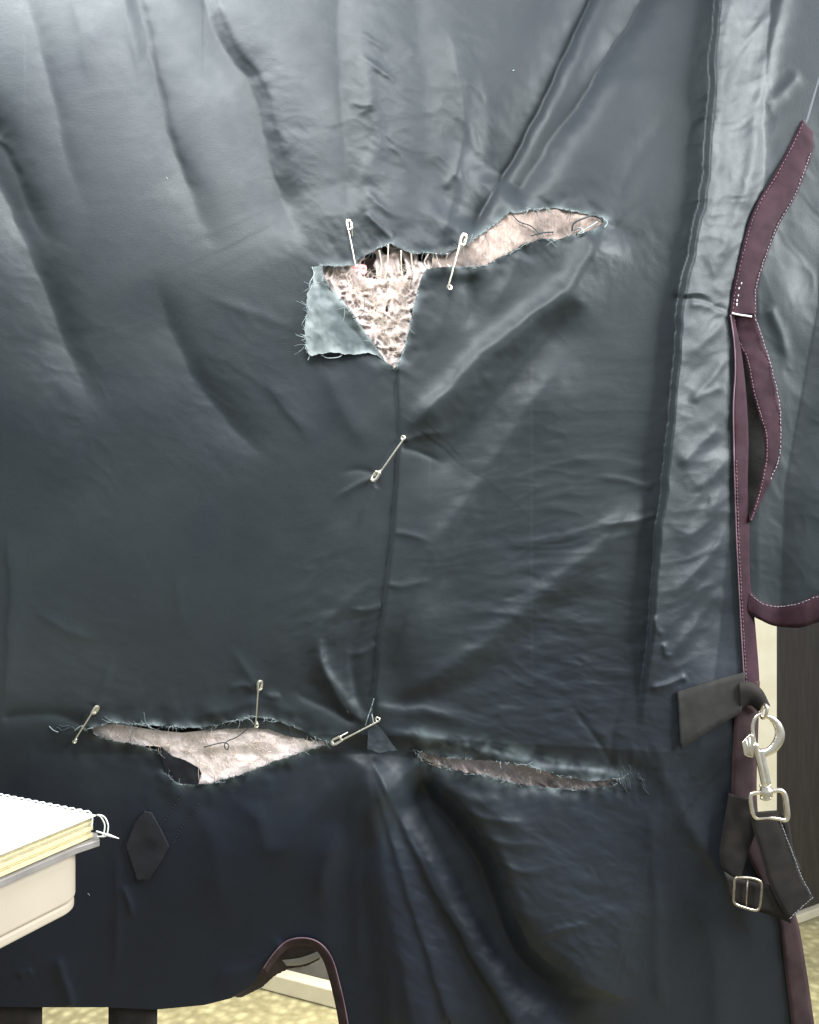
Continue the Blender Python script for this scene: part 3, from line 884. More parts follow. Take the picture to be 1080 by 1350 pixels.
inner = SHELL.copy()
inner[:, 0] = np.where(inner[:, 0] > 900, inner[:, 0] - 24, inner[:, 0])
LIN = [(-70, -70), (940, -70), (930, 400), (940, 880), (940, 1040), (985, 1200), (1000, 1430), (485, 1430), (470, 1345), (458, 1294), (446, 1258), (426, 1234), (400, 1226), (374, 1229), (350, 1244), (330, 1270), (300, 1300), (207, 1318), (-70, 1312)]
sheet('lining', M_LINING, rug, -70, 1010, -70, 1430, 6, lining_h, np.array(LIN, float), (), None)


# filling in the triangular rip: a felted web of fibres with open cells
def worley(x, y, sp, seed):
    r = np.random.default_rng(seed)
    jx = r.random((80, 80)); jy = r.random((80, 80)); cr = r.random((80, 80))
    u = x / sp; v = y / sp; iu = np.floor(u).astype(int); iv = np.floor(v).astype(int)
    f1 = np.full(x.shape, 9.0); f2 = np.full(x.shape, 9.0); cid = np.zeros(x.shape)
    for a in (-1, 0, 1):
        for b in (-1, 0, 1):
            cu = iu + a; cv = iv + b
            px = cu + jx[cu % 80, cv % 80]; py = cv + jy[cu % 80, cv % 80]
            d = np.hypot(u - px, v - py)
            nw = d < f1
            f2 = np.where(nw, f1, np.minimum(f2, d))
            cid = np.where(nw, cr[cu % 80, cv % 80], cid)
            f1 = np.where(nw, d, f1)
    return f2 - f1, cid


def web_field(x, y):
    sy = np.where(y < 378, 378 - (378 - y) * 0.34, y)
    wx = x + 5 * fbm(x, y, 15, 70, 2); wy = sy + 5 * fbm(x, y, 15, 71, 2)
    e, cid = worley(wx, wy, 15.0, 5)
    e2, c2 = worley(wx + 40, wy, 8.0, 6)
    return e, cid, e2, c2


def web_dens(x, y):
    e, cid, e2, c2 = web_field(x, y)
    top = np.clip((372 - y) / 30, 0, 1)
    open_ = np.where(cid > 0.88 - 0.73 * top, 1, 0.40)
    a = 1 - open_ * np.clip((e - 0.10) / 0.30, 0, 1)
    b = 1 - 0.45 * np.clip((e2 - 0.12) / 0.3, 0, 1) * (c2 > 0.5)
    dens = np.clip(a * b + 0.25 * fbm(x, y, 30, 73, 2), 0, 1)
    # gathered whole towards the left edge and the right end
    return np.clip(np.maximum(dens, 0.85 * np.clip((600 - y * 1.0 - x * 0.0) * 0, 0, 1)), 0, 1)


def web_h(x, y):
    d = web_dens(x, y)
    return -8 + 5.0 * d + 1.2 * fbm(x, y, 9, 74, 2) - 3.0 * np.clip((360 - y) / 30, 0, 1)


def make_web():
    x0, x1, y0, y1, st = 410, 600, 308, 500, 1.3
    xs = np.arange(x0, x1, st); ys = np.arange(y0, y1, st)
    X, Y = np.meshgrid(xs, ys)
    dn = web_dens(X, Y); Hh = web_h(X, Y)
    V = P(X, Y, Hh / 1000)
    idx = np.arange(X.size).reshape(X.shape)
    k = dn > 0.16
    q = k[:-1, :-1] & k[1:, :-1] & k[1:, 1:] & k[:-1, 1:]
    F = np.stack([idx[:-1, :-1][q], idx[1:, :-1][q], idx[1:, 1:][q], idx[:-1, 1:][q]], -1)
    used = np.unique(F); remap = np.full(X.size, -1); remap[used] = np.arange(len(used))
    o = mesh_obj('filling', V.reshape(-1, 3)[used], remap[F], M_BAT, rug, True, 'pinkish felted web of filling with open cells in the triangular rip')
    at = o.data.attributes.new('fray', 'FLOAT', 'POINT')
    at.data.foreach_set('value', np.clip(dn * 1.15, 0.30, 1).reshape(-1)[used].astype(np.float32))


make_web()
sheet('filling', M_BACKING, rug, 416, 600, 340, 500, 3, lambda x, y: -15 + 2.5 * fbm(x, y, 18, 75, 3), None, (), None, label='dull brown back layer of filling behind the felted web')


def bat1_h(x, y): return np.minimum(Hs(x, y) - 1.2, Hs(x * 0 + 700, y * 0 + 330) - 2 + 3.5 * fbm(x, y, 34, 80, 3) + 0.7 * ridged(*rot(x, y, -30, 2.0), 12, 81, 2))
def bat1_a(x, y): return np.clip(0.85 + 1.0 * fbm(x, y, 26, 82, 3) - 0.9 * np.clip((640 - x) / 60, 0, 1) * np.clip(0.4 + fbm(x, y, 18, 83, 2), 0, 1), 0.05, 1)


sheet('filling', M_BAT3, rug, 570, 815, 262, 365, 1.6, bat1_h, None, (), {'fray': bat1_a}, label='beige matted filling in the upper right rip')


def bat2_h(x, y): return np.minimum(Hs(x, y) - 1.2, Hs(x * 0 + 270, y * 0 + 1000) + 0 + 4 * fbm(x, y, 50, 85, 3) + 1.6 * ridged(*rot(x, y, -14, 3.0), 16, 86, 2) - 4 * np.clip((968 - y) / 24, 0, 1) * np.clip((x - 285) / 50, 0, 1))
def bat2_a(x, y): return np.clip(1.0 + 0.7 * fbm(x, y, 40, 87, 3) - 0.3 * np.clip((970 - y) / 20, 0, 1), 0.3, 1)


sheet('filling', M_BAT2, rug, 112, 440, 935, 1040, 1.6, bat2_h,
      np.array([(112, 955), (160, 955), (200, 962), (240, 966), (280, 962), (305, 958), (345, 957), (372, 966), (400, 972), (440, 975), (440, 1000), (330, 1040), (262, 1040), (262, 1024), (240, 1008), (212, 984), (112, 980)], float),
      (), {'fray': bat2_a}, label='pale pink filling bulging from the lower left rip')


def bat3_h(x, y):
    u, v = rot(x, y, 52, 3.0)
    return Hs(x * 0 + 690, y * 0 + 1000) - 12 + 4.0 * ridged(u, v, 13, 88, 2) + 1.5 * fbm(x, y, 30, 89, 2)


def bat3_a(x, y):
    u, v = rot(x, y, 52, 2.5)
    return np.clip(0.85 + 1.5 * ridged(u, v, 13, 88, 2) + 0.8 * fbm(x, y, 24, 91, 2) - 0.9 * np.clip((592 - x) / 20, 0, 1) - 0.9 * np.clip((x - 772) / 20, 0, 1) + 0.25, 0.1, 1)


sheet('filling', M_BAT, rug, 540, 826, 982, 1046, 1.6, bat3_h, np.array([(548, 988), (620, 992), (700, 1004), (780, 1022), (822, 1026), (812, 1040), (760, 1046), (680, 1040), (600, 1020), (552, 1002)], float), (), {'fray': bat3_a}, label='puckered beige filling in the lower right rip')

sheet('torn_lip', M_SHELL, rug, 240, 446, 930, 985, 2.0, lambda x, y: Hs(x, y) - 0.8 - 2.5 * np.clip((y - 945) / 20, 0, 1) + 0.6 * fbm(x, y, 20, 93, 2),
      rough_poly([(240, 952), (300, 940), (345, 932), (400, 950), (446, 970), (440, 980), (404, 976), (374, 969), (350, 960), (312, 960), (270, 964)], 0.6, 3, 10), (), {'fray': lambda x, y: np.clip((y - 948) / 60, 0, 0.2)}, label='inner cloth layer under the upper lip of the lower left rip')
# dark pocket of lining showing at the foot of the lower left rip
sheet('lining_fold', M_PATCH, rug, 205, 280, 975, 1040, 2.0, lambda x, y: Hs(x * 0 + 245, y * 0 + 1020) + 1.0 + 1.5 * fbm(x, y, 20, 92, 2) + 0.05 * (1010 - y),
      rough_poly([(211, 984), (226, 996), (246, 1003), (262, 1012), (266, 1020), (263, 1030), (258, 1040), (222, 1040), (216, 1010)], 0.5, 3, 9), (), None)


# ------------------------------------------------------------------ folded back corner of the rip
FOLDL = [(423, 350), (436, 381), (451, 397), (467, 419), (484, 443), (497, 461), (511, 479)]
FLAP = np.vstack([rough_poly([(424, 350), (414, 352), (412, 374), (405, 389), (404, 413), (401, 437), (404, 457), (409, 470), (432, 465), (450, 466), (468, 468), (486, 465), (498, 469)], 0.9, 2.2, 6, False),
                  np.array([(511, 479), (498, 460), (485, 442), (468, 418), (452, 396), (437, 380), (428, 365)])])


def flap_h(x, y):
    d, s, t = seg_dist(x, y, FOLDL)
    base = Hs(np.minimum(x, 470 - 0 * x), y)
    base = np.median(base) if base.size else 0
    return np.maximum(Hs(x, y) + 0.9, base + 3.0 + 5.0 * np.clip(d / 60, 0, 1) - 7.5 * np.exp(-d / 14.0) + 1.3 * fbm(x, y, 26, 95, 3) + 0.9 * ridged(*rot(x, y, 75, 2.5), 9, 96, 2))


def flap_a(x, y):
    d, s, t = seg_dist(x, y, np.vstack([FLAP, FLAP[:1]]))
    return np.clip(np.exp(-d / 8) * 1.0 + 0.7 * fbm(x, y, 16, 97, 3), 0, 1)


sheet('torn_corner', M_FLAPBACK, rug, 394, 520, 340, 488, 1.5, flap_h, FLAP, (), {'fray': flap_a}, label='pale reverse of the torn cloth folded back in a triangle')

# small tongue of cloth under the lowest slit pin
TONG = rough_poly([(490, 928), (494, 950), (503, 962), (514, 976), (524, 989), (500, 992), (484, 988), (486, 962)], 0.6, 3, 8)
sheet('torn_tongue', M_SHELL, rug, 478, 530, 922, 998, 1.5, lambda x, y: Hs(x * 0 + 500, y * 0 + 955) + 5 + 0.06 * (y - 950) + 1.0 * fbm(x, y, 14, 98, 2), TONG, (),
      {'fray': lambda x, y: np.clip(0.12 + 0.5 * np.clip((y - 978) / 12, 0, 1) * np.clip(0.6 + fbm(x, y, 8, 99, 2), 0, 1), 0, 1) * 0.5, 'unfaded_no_sheen': lambda x, y: 0.6 + 0 * x}, label='small torn tongue of cloth at the foot of the slit')


# frayed threads along every rip
def fringe(name, mat, polys, count, lmin, lmax, seed, rad=0.42, outline=True, hfun=Hs, lift=1.0):
    r = np.random.default_rng(seed); mb = MB()
    for p in polys:
        p = np.asarray(p, float); n = len(p)
        area2 = np.sum(p[:, 0] * np.roll(p[:, 1], -1) - np.roll(p[:, 0], -1) * p[:, 1])
        sg = 1 if area2 > 0 else -1
        k = int(count * n / 100)
        for _ in range(k):
            i = r.integers(n); a = p[i]; b = p[(i + 1) % n]; d = b - a; d = d / (np.linalg.norm(d) + 1e-9)
            nrm = np.array([-d[1], d[0]]) * sg
            if not outline: nrm = -nrm
            dens = float(fbm(np.array([a[0]]), np.array([a[1]]), 14, 170 + seed, 2)[0])
            if r.random() > 0.45 + 1.3 * dens: continue
            L = r.uniform(lmin, lmax) * (0.4 + 2.2 * r.random() ** 3) * (0.8 + dens)
            dirv = nrm * r.uniform(0.1, 1.0) + d * r.normal(0, 1.0)
            dirv /= np.linalg.norm(dirv) + 1e-9
            curl = np.array([-dirv[1], dirv[0]]) * r.normal(0, 0.7)
            t = np.linspace(0, 1, 5)[:, None]
            q = a - nrm * 1.5 + t * dirv * L + t ** 2 * curl * L + r.normal(0, 0.25, (5, 2)) * t
            h = float(hfun(np.array([a[0]]), np.array([a[1]]))[0]) + lift + t[:, 0] * r.normal(0.5, 2.0)
            V, F = tube(P(q[:, 0], q[:, 1], h / 1000), rad * S * np.linspace(1, 0.45, 5), 4)
            mb.add(V, F)
    return mb.build(name, mat, rug, True, None, 'stuff')


fringe('frayed_threads', M_THREAD, HOLES, 170, 2.5, 6.0, 1, 0.34)
fringe('frayed_threads', M_THREADD, HOLES, 110, 2.5, 7.5, 2, 0.36)
fh = lambda x, y: flap_h(np.asarray(x), np.asarray(y))
fringe('frayed_threads', M_THREAD, [FLAP[:55]], 480, 3.0, 8.0, 3, 0.34, outline=False, hfun=lambda x, y: Hs(x * 0 + 440, y * 0 + 420) + 6, lift=0.5)


def fibres(poly, count, seed, hf, lmin=10, lmax=30, rad=0.3, mat=M_FIBRE):
    r = np.random.default_rng(seed); mb = MB(); p = np.asarray(poly, float)
    lo = p.min(0); hi = p.max(0); n = 0
    while n < count:
        c = lo + r.random(2) * (hi - lo)
        if not inside(c[:1], c[1:], p)[0]: continue
        n += 1
        a = r.uniform(0, math.pi); L = r.uniform(lmin, lmax); t = np.linspace(-0.5, 0.5, 7)
        dv = np.array([math.cos(a), math.sin(a)]); nv = np.array([-dv[1], dv[0]])
        q = c + t[:, None] * dv * L + (np.sin(t * r.uniform(3, 8) + r.uniform(0, 6)) * L * 0.12)[:, None] * nv
        h = hf(q[:, 0], q[:, 1]) + 0.8 + r.uniform(0, 1.5)
        V, F = tube(P(q[:, 0], q[:, 1], h / 1000), rad * S, 4)
        mb.add(V, F)
    mb.build('filling_fibres', mat, rug, True, None, 'stuff')


fibres([(430, 355), (548, 350), (540, 420), (522, 478)], 300, 1, web_h, 8, 28, 0.22)
fibres([(600, 345), (680, 290), (780, 285), (720, 310), (640, 345)], 60, 2, bat1_h, 6, 18, 0.16, M_BAT3)
fibres([(140, 965), (240, 970), (340, 962), (420, 978), (280, 1025)], 150, 3, bat2_h, 8, 26, 0.28)
fibres([(590, 1004), (690, 1012), (775, 1032), (700, 1032)], 70, 4, bat3_h, 6, 16, 0.28)


def strand(name, pts, h, r, mat, label=None, n=30):
    q = resample(pts, n); hh = np.interp(np.linspace(0, 1, n), np.linspace(0, 1, len(h)), h)
    base = Hs(q[:, 0], q[:, 1])
    V, F = tube(P(q[:, 0], q[:, 1], (base + hh) / 1000), r * S, 6)
    return mesh_obj(name, V, F, mat, rug, True, label)


# pale strands drawn down from the upper lip of the triangular rip
for pts in ([(512, 322), (511, 345), (507, 372)], [(529, 330), (529, 350), (531, 372)], [(542, 334), (544, 352), (550, 368)], [(500, 330), (503, 352), (500, 375)], [(575, 334), (578, 346), (582, 354)], [(565, 335), (560, 346), (566, 356)], [(590, 334), (588, 345), (594, 353)]):
    strand('filling_strand', pts, [0, -5, -6], 1.1, M_FIBRE)
strand('loose_thread', [(480, 392), (481, 404), (477, 414), (466, 420)], [-1, 1, 1, 1], 0.6, M_THREADD)
strand('loose_thread', [(674, 281), (684, 292), (700, 298), (712, 309)], [2, 1, 1, 1], 0.8, M_THREADD)
strand('loose_thread', [(700, 311), (714, 307), (730, 306)], [1, 2, 1], 1.0, M_THREADD)
strand('loose_thread', [(754, 305), (757, 294), (772, 287), (784, 284), (796, 292)], [1, 3, 3, 2, 1], 1.3, M_THREADD)
strand('loose_thread', [(757, 304), (764, 300), (770, 306), (762, 308), (776, 300), (788, 292)], [1, 3, 3, 3, 2, 1], 0.9, M_THREAD)
strand('loose_thread', [(336, 953), (325, 962), (312, 972), (300, 977), (296, 983), (299, 989), (302, 983), (296, 979), (284, 981), (269, 985)], [1, 1, 1, 2, 3, 3, 3, 2, 1, 1], 0.75, M_THREADD)
strand('loose_thread', [(412, 352), (414, 362), (409, 372), (408, 380)], [3, 5, 6, 5], 0.6, M_THREAD)
strand('loose_thread', [(423, 468), (432, 472), (446, 471), (452, 467)], [4, 6, 6, 5], 0.6, M_THREAD)
strand('loose_thread', [(406, 455), (409, 466), (406, 475)], [6, 7, 6], 0.6, M_THREAD)
strand('loose_thread', [(493, 921), (489, 935), (485, 946), (482, 957)], [3, 4, 5, 4], 0.7, M_THREAD)
strand('loose_thread', [(489, 935), (491, 945), (493, 956)], [3, 6, 6], 0.7, M_THREAD)
strand('loose_thread', [(795, 288), (801, 293), (797, 300)], [2, 4, 3], 0.6, M_THREAD)
for k in range(12):
    yy = 1022 + random.uniform(-10, 16); xx = 826 + random.uniform(-6, 26)
    strand('loose_thread', [(xx, yy - 5), (xx + random.uniform(-2, 4), yy), (xx + random.uniform(0, 8), yy + random.uniform(4, 14))], [1, 2, 1], 0.5, M_THREADD, n=8)
for k in range(10):
    xx = 60 + random.uniform(0, 55)
    strand('loose_thread', [(xx, 958 + random.uniform(-4, 6)), (xx + 6, 962 + random.uniform(-5, 5)), (xx + 12, 961 + random.uniform(-5, 5))], [1, 2, 1], 0.5, M_THREAD if k % 3 == 0 else M_THREADD, n=8)


# lint and bits of thread lying on the cloth
mb = MB(); rl = np.random.default_rng(21)
for k in range(4):
    x_, y_ = rl.uniform(10, 960), rl.uniform(10, 1230)
    if k == 0: x_, y_ = 677, 93
    if any(inside(np.array([x_]), np.array([y_]), h)[0] for h in HOLES): continue
    L_ = rl.uniform(1.0, 5.0) if k else 3.0; a_ = rl.uniform(0, 3.14); t_ = np.linspace(-.5, .5, 4)
    qx = x_ + t_ * L_ * math.cos(a_); qy = y_ + t_ * L_ * math.sin(a_) + rl.normal(0, .4, 4)
    V, F = tube(P(qx, qy, (Hs(qx, qy) + 0.35) / 1000), (0.9 if k == 0 else rl.uniform(0.22, 0.4)) * S, 4)
    mb.add(V, F)
mb.build('lint', M_THREAD, rug, True, None, 'stuff')


# ------------------------------------------------------------------ bindings, side panel
def flapR_h(x, y):
    d, s, t = seg_dist(x, y, [(1098, 60), (1088, 240), (1080, 400), (1058, 520), (1036, 640), (1028, 860)])
    h = np.where(s < 0, -26 + 4 * np.clip(d / 85, 0, 1), -26 + 18 * (1 - np.exp(-d / 45))) - 6 * np.clip((1000 - x) / 40, 0, 1) + 2 * fbm(x, y, 90, 110, 2)
    h = h + 5 * ell(x, y, 1030, 395, 30, 60, -20) + 2.5 * ell(x, y, 1010, 300, 16, 110, 14)
    d, s, t = seg_dist(x, y, [(1018, 412), (1030, 440), (1042, 490)])
    h = h + 2.2 * np.exp(-(d / 7) ** 2) * np.clip((1 - t) / .4, 0, 1)
    return h + 0.8 * ridged(*rot(x, y, 60, 1.8), 22, 111, 2)


FL = np.array([(1066, 158), (1085, 90), (1150, 60), (1150, 812), (1080, 806), (1052, 815), (1024, 813), (1008, 808), (985, 796), (978, 760), (980, 690), (992, 676), (1001, 650), (1010, 612), (1011, 575), (1004, 548), (994, 513),
               (986, 473), (974, 447), (967, 415), (971, 379), (985, 326), (1002, 277), (1034, 220), (1058, 170)], float)
sheet('side_panel', M_SHELL, rug, 960, 1150, 55, 830, 2.5, flapR_h, FL, (), {'fray': lambda x, y: x * 0}, label='smooth grey side panel edged in maroon, at the right of the rug')
UL = [(1058, 158), (1028, 218), (995, 275), (979, 325), (967, 379), (963, 414)]
UR = [(1072, 174), (1071, 202), (1051, 255), (1028, 296), (1011, 339), (999, 379), (998, 415)]
hu_l = lambda x, y: 0.8 * np.maximum(Hs(x - 5, y), flapR_h(x, y)) + 0.2 * flapR_h(x + 10, y) + 2.5
hu_r = lambda x, y: flapR_h(x, y) + 2.5
strip('binding', M_BIND, rug, UL, UR, hu_l, hu_r, 90, 7, 1.0, 1.6, 1, label='maroon binding along the opening of the side panel')
LL = [(964.5, 415), (971, 447), (983, 473), (991, 513), (1001, 548), (1008, 575), (1007, 612), (997, 655), (987, 686)]
LR = [(996.5, 415), (1007, 447), (1020, 489), (1029, 532), (1031, 575), (1028, 607), (1017, 633), (1004, 660), (991, 689)]
hl_l = lambda x, y: flapR_h(x, y) + 4.5
strip('binding', M_BIND, rug, LL, LR, hl_l, hu_r, 90, 7, 1.2, 2.6, 2, label='maroon binding along the opening of the side panel')
strip('binding', M_BIND, rug, [(985, 776), (1004, 793), (1024, 798), (1049, 795), (1066, 789), (1080, 784), (1150, 770)],
      [(985, 808), (1010, 821), (1025, 825.5), (1054, 827), (1075, 821), (1095, 816), (1150, 806)], lambda x, y: flapR_h(x, y) + 2.0, lambda x, y: flapR_h(x, y) + 1.0, 70, 6, 1.0, 1.0, 3, label='maroon binding along the lower hem of the side panel')
bl = [(963, 415), (968, 452), (969.5, 489), (967, 537), (968, 607), (970, 676), (972, 727), (977, 824), (981, 892), (982, 905)]
br = [(967, 415), (977, 460), (984, 520), (987, 580), (986, 640), (988, 690), (989, 760), (994, 805), (998, 850), (1001, 890), (1001, 905)]
em = lambda x, y: Hs(np.minimum(x, 968) - 4, y) + 2.5
strip('binding', M_BIND, rug, bl, br, em, lambda x, y: Hs(np.minimum(x, 968) - 4, y) - 2.0, 110, 6, 0.8, 0.8, 4, label='narrow maroon binding on the edge of the main cloth')
b2l = [(972, 898), (968, 960), (965, 1050), (976, 1105), (1002, 1160), (1027, 1212), (1034, 1270), (1044, 1350), (1054, 1430)]
b2r = [(1002, 898), (1000, 960), (998, 1050), (1006, 1105), (1030, 1160), (1051, 1212), (1062, 1270), (1073, 1345), (1084, 1430)]
e2 = lambda x, y: Hs(np.minimum(x, 1030) - 6, y) + 2.5
strip('binding', M_BIND2, rug, b2l, b2r, e2, lambda x, y: Hs(np.minimum(x, 1030) - 6, y) - 1.0, 110, 6, 1.0, 1.2, 5, label='brownish maroon binding behind the clip and down the edge')
arl = [(347, 1277), (361, 1257), (378, 1241), (400, 1236.5), (421, 1243), (437, 1262), (447, 1294), (458, 1345), (470, 1430)]
arr = [(350, 1283), (365, 1263), (381, 1249), (400, 1245), (416, 1250), (428, 1268), (437, 1298), (447, 1345), (459, 1430)]
ea = lambda x, y: Hs(x, y - 5) + 1.2
strip('binding', M_BIND2, rug, arl, arr, ea, lambda x, y: Hs(x, y - 5) - 5, 80, 5, 0.6, 0.4, 6, thick=0.001, label='brown binding round the arched gap at the foot of the rug')
q = resample(arl, 120)
V, F = tube(P(q[:, 0], q[:, 1], (Hs(q[:, 0], q[:, 1] - 4) + 2) / 1000), 0.9 * S, 6)
mesh_obj('piping', V, F, M_STITCHM, rug, True)
q = resample(bl, 160)
V, F = tube(P(q[:, 0], q[:, 1], (em(q[:, 0], q[:, 1]) + 0.6) / 1000), 0.9 * S, 6)
mesh_obj('piping', V, F, M_STITCHM, rug, True)
# stitching
hw = lambda f, o: (lambda x, y: f(x, y) + o)
stitches('stitching', M_STITCH, rug, [(p[0] - 2, p[1]) for p in UR[1:]], hw(hu_r, 1.0), 4.6, 2.8, 0.5, .7, .3, 1)
stitches('stitching', M_STITCH, rug, [(p[0] - 1.5, p[1]) for p in LR[:-2]], hw(hu_r, 1.2), 5.0, 3.2, 0.65, .8, .3, 2)
stitches('stitching', M_STITCHM, rug, [(p[0] + 3, p[1] + 1) for p in UL], hw(hu_l, 0.9), 5, 3, 0.5, .8, .2, 3)
stitches('stitching', M_STITCHM, rug, [(p[0] + 3, p[1] + 1) for p in LL], hw(hl_l, 1.1), 4.5, 3, 0.6, .8, .2, 4)
stitches('stitching', M_STITCH, rug, [(990, 784), (1004, 795), (1024, 800), (1049, 797), (1066, 791), (1080, 786), (1120, 778)], lambda x, y: flapR_h(x, y) + 3.0, 5, 3, 0.5, .8, .2, 5)
stitches('stitching', M_STITCHM, rug, [(p[0] + 3, p[1]) for p in bl[4:]], hw(em, 0.7), 5, 3, 0.5, .8, .2, 6)
strand_h = lambda x, y: hu_l(x, y)
q = resample([(965, 413), (974, 415), (991, 417.5)], 12)
bt = float(max(hu_l(np.array([968.]), np.array([411.]))[0], hl_l(np.array([968.]), np.array([415.]))[0], hu_r(np.array([990.]), np.array([415.]))[0])) + 2.5
V, F = tube(P(q[:, 0], q[:, 1], bt / 1000), 1.3 * S, 6)
mesh_obj('bar_tack', V, F, M_WHITE, rug, True)
stitches('bar_tack', M_WHITE, rug, [(978, 372), (974, 385), (971, 405)], hw(hu_l, 1.6), 7, 3, 0.8, .9, .8, 7)

sheet('panel_lining', M_LINING, rug, 940, 1030, 380, 800, 4, lambda x, y: -48 + 3 * fbm(x, y, 40, 121, 2), None, (), None)
# dark inside of the far leaf seen through the arched gap
inh = lambda x, y: Hs(x * 0 + 400, y * 0 + 1250) - 60 + 2 * fbm(x, y, 30, 120, 2) + 0.25 * (y - 1250)
sheet('inner_lining', M_LININGB, rug, 250, 480, 1190, 1345, 3, inh, np.array([(305, 1190), (480, 1190), (470, 1235), (436, 1252), (420, 1266), (404, 1274), (380, 1278), (364, 1286), (346, 1302), (330, 1310), (318, 1316), (305, 1314)], float), (), None)
strip('lining_tape', M_CAB, rug, [(372, 1266), (395, 1263), (418, 1255), (432, 1246)], [(378, 1273), (400, 1271), (422, 1262), (436, 1252)], hw(inh, 2), hw(inh, 2), 20, 4, 0.5, thick=0.001)

# belly straps hanging below the hem on the left
for xa_, xb_, sd in ((-20, 55, 1), (142, 207, 2)):
    strip('surcingle_strap', M_WEB, rug, [(xa_, 1290), (xa_ + 1, 1340), (xa_ - 1, 1450)], [(xb_, 1290), (xb_, 1340), (xb_ - 2, 1450)], lambda x, y: Hs(x, y * 0 + 1300) - 6, lambda x, y: Hs(x, y * 0 + 1300) - 6, 16, 5, 0.8, 0.6, sd, thick=0.002,
          label='wide black belly strap hanging below the hem')

# webbing tab with a loop (right) and strap end patch (left)
TABL = [(893, 912), (940, 897), (982, 886)]; TABR = [(897, 987), (938, 961), (976, 939)]
_tg = Hs(*np.meshgrid(np.arange(893, 968, 6.0), np.arange(892, 985, 6.0)))
_tz = float(np.percentile(_tg, 97)) + 2.0
th = lambda x, y: _tz + 0 * np.asarray(x, float)
tab = strip('webbing_tab', M_TAB, rug, TABL, TABR, th, th, 40, 8, 0.6, 0.8, 7, thick=0.002, label='charcoal webbing tab sewn on beside the metal clip')
for k, ln_ in enumerate(([(896, 916), (940, 901), (979, 890)], [(900, 983), (938, 958), (973, 937)], [(897, 916), (900, 982)])):
    stitches('stitching', M_STITCHM, tab, ln_, hw(th, 1.0), 5, 3.2, 0.45, .5, .15, 20 + k)
strip('webbing_loop', M_WEB, rug, [(974, 900), (990, 901), (1003, 911), (1013, 931)], [(974, 938), (984, 928), (993, 929), (1001, 936)], lambda x, y: Hs(x * 0 + 960, y * 0 + 920) + 9, lambda x, y: Hs(x * 0 + 960, y * 0 + 920) + 4, 24, 7, 5.0, 0.6, 8, thick=0.002)
PT = np.array([(200, 1072), (212, 1094), (223, 1117), (210, 1140), (197, 1159), (186, 1160), (181, 1162), (174, 1140), (166, 1115), (178, 1085), (190, 1070)], float)
ph = lambda x, y: Hs(x * 0 + 195, y * 0 + 1115) + 2.2 + 0.03 * (1115 - y) + 0.8 * fbm(x, y, 26, 130, 2)
sheet('strap_end', M_PATCH, rug, 160, 230, 1064, 1168, 2.5, ph, PT, (), None, solid=0.002, label='dark pointed strap end lying on the lower left of the rug')
for k, ln_ in enumerate(([(241, 1045), (222, 1075), (207, 1092)], [(262, 1060), (240, 1090), (226, 1117)])):
    stitches('quilting', M_THREADK, rug, ln_, Hs, 4.5, 3.4, 0.4, 0.4, .2, 30 + k)


# ------------------------------------------------------------------ safety pins
def ring_prism(outer, inner, z0, z1):
    n = len(outer)
    V = [(x, y, z) for z in (z0, z1) for ring in (outer, inner) for x, y in ring]
    o0, i0, o1, i1 = 0, n, 2 * n, 3 * n
    F = []
    for k in range(n):
        l = (k + 1) % n
        F += [(o0 + k, i0 + k, i0 + l, o0 + l), (o1 + k, o1 + l, i1 + l, i1 + k), (o0 + k, o0 + l, o1 + l, o1 + k), (i0 + k, i1 + k, i1 + l, i0 + l)]
    return V, F


PL = 0.0475


def make_pin():
    root = thing('safety_pin', 'pin', 'safety pin', (0, 0, 0), 'safety pins closing the rips')
    w = -0.0036; rw = 0.00082
    t = np.linspace(0, 1, 14)
    back = np.stack([PL * (1 - t), 0 * t, 0.0003 * np.sin(t * math.pi)], -1)
    ang = np.linspace(math.pi / 2, math.pi / 2 + 2 * math.pi * 1.5, 26)
    coil = np.stack([0.0018 * np.cos(ang), -0.0018 + 0.0018 * np.sin(ang), np.linspace(0, -0.0013, 26)], -1)
    t = np.linspace(0, 1, 24)
    dive = np.clip(np.minimum((1 - t) / 0.42, t / 0.16), 0, 1); dive = dive * dive * (3 - 2 * dive)
    arm = np.stack([PL * 0.93 * t, w + 0 * t, -0.0013 * (1 - t) - 0.0075 * dive], -1)
    V, F = tube(np.vstack([back[:-1], coil, arm[1:]]), rw, 8)
    o = mesh_obj('wire', V, F, M_PIN, root, True)
    out = [(PL - 0.0100, 0.0011), (PL - 0.0030, 0.0016), (PL + 0.0006, 0.0004), (PL + 0.0012, -0.0018), (PL + 0.0004, -0.0040), (PL - 0.0025, -0.0050), (PL - 0.0092, -0.0048), (PL - 0.0104, -0.0018)]
    inn = [(PL - 0.0080, -0.0006), (PL - 0.0040, -0.0003), (PL - 0.0018, -0.0010), (PL - 0.0014, -0.0018), (PL - 0.0018, -0.0028), (PL - 0.0038, -0.0036), (PL - 0.0074, -0.0036), (PL - 0.0084, -0.0018)]
    V, F = ring_prism(out, inn, -0.0013, 0.0015)
    c = mesh_obj('cap', V, F, M_PIN, root, False)
    bevel(c, 0.0005, 2)
    return root


def place_pin(root, cap, coil, hc, hk, roll, label):
    a = P(coil[0], coil[1], hk / 1000); b = P(cap[0], cap[1], hc / 1000)
    X = Vector(b - a); sc = X.length / PL; X.normalize()
    out = Vector((0, -1, 0)); Y = out.cross(X); Y.normalize(); Z = X.cross(Y)
    R = Matrix((X, Y, Z)).transposed().to_4x4() @ Matrix.Rotation(roll, 4, 'X')
    root.matrix_world = Matrix.Translation(Vector(a)) @ R @ Matrix.Scale(sc, 4)
    root['label'] = label


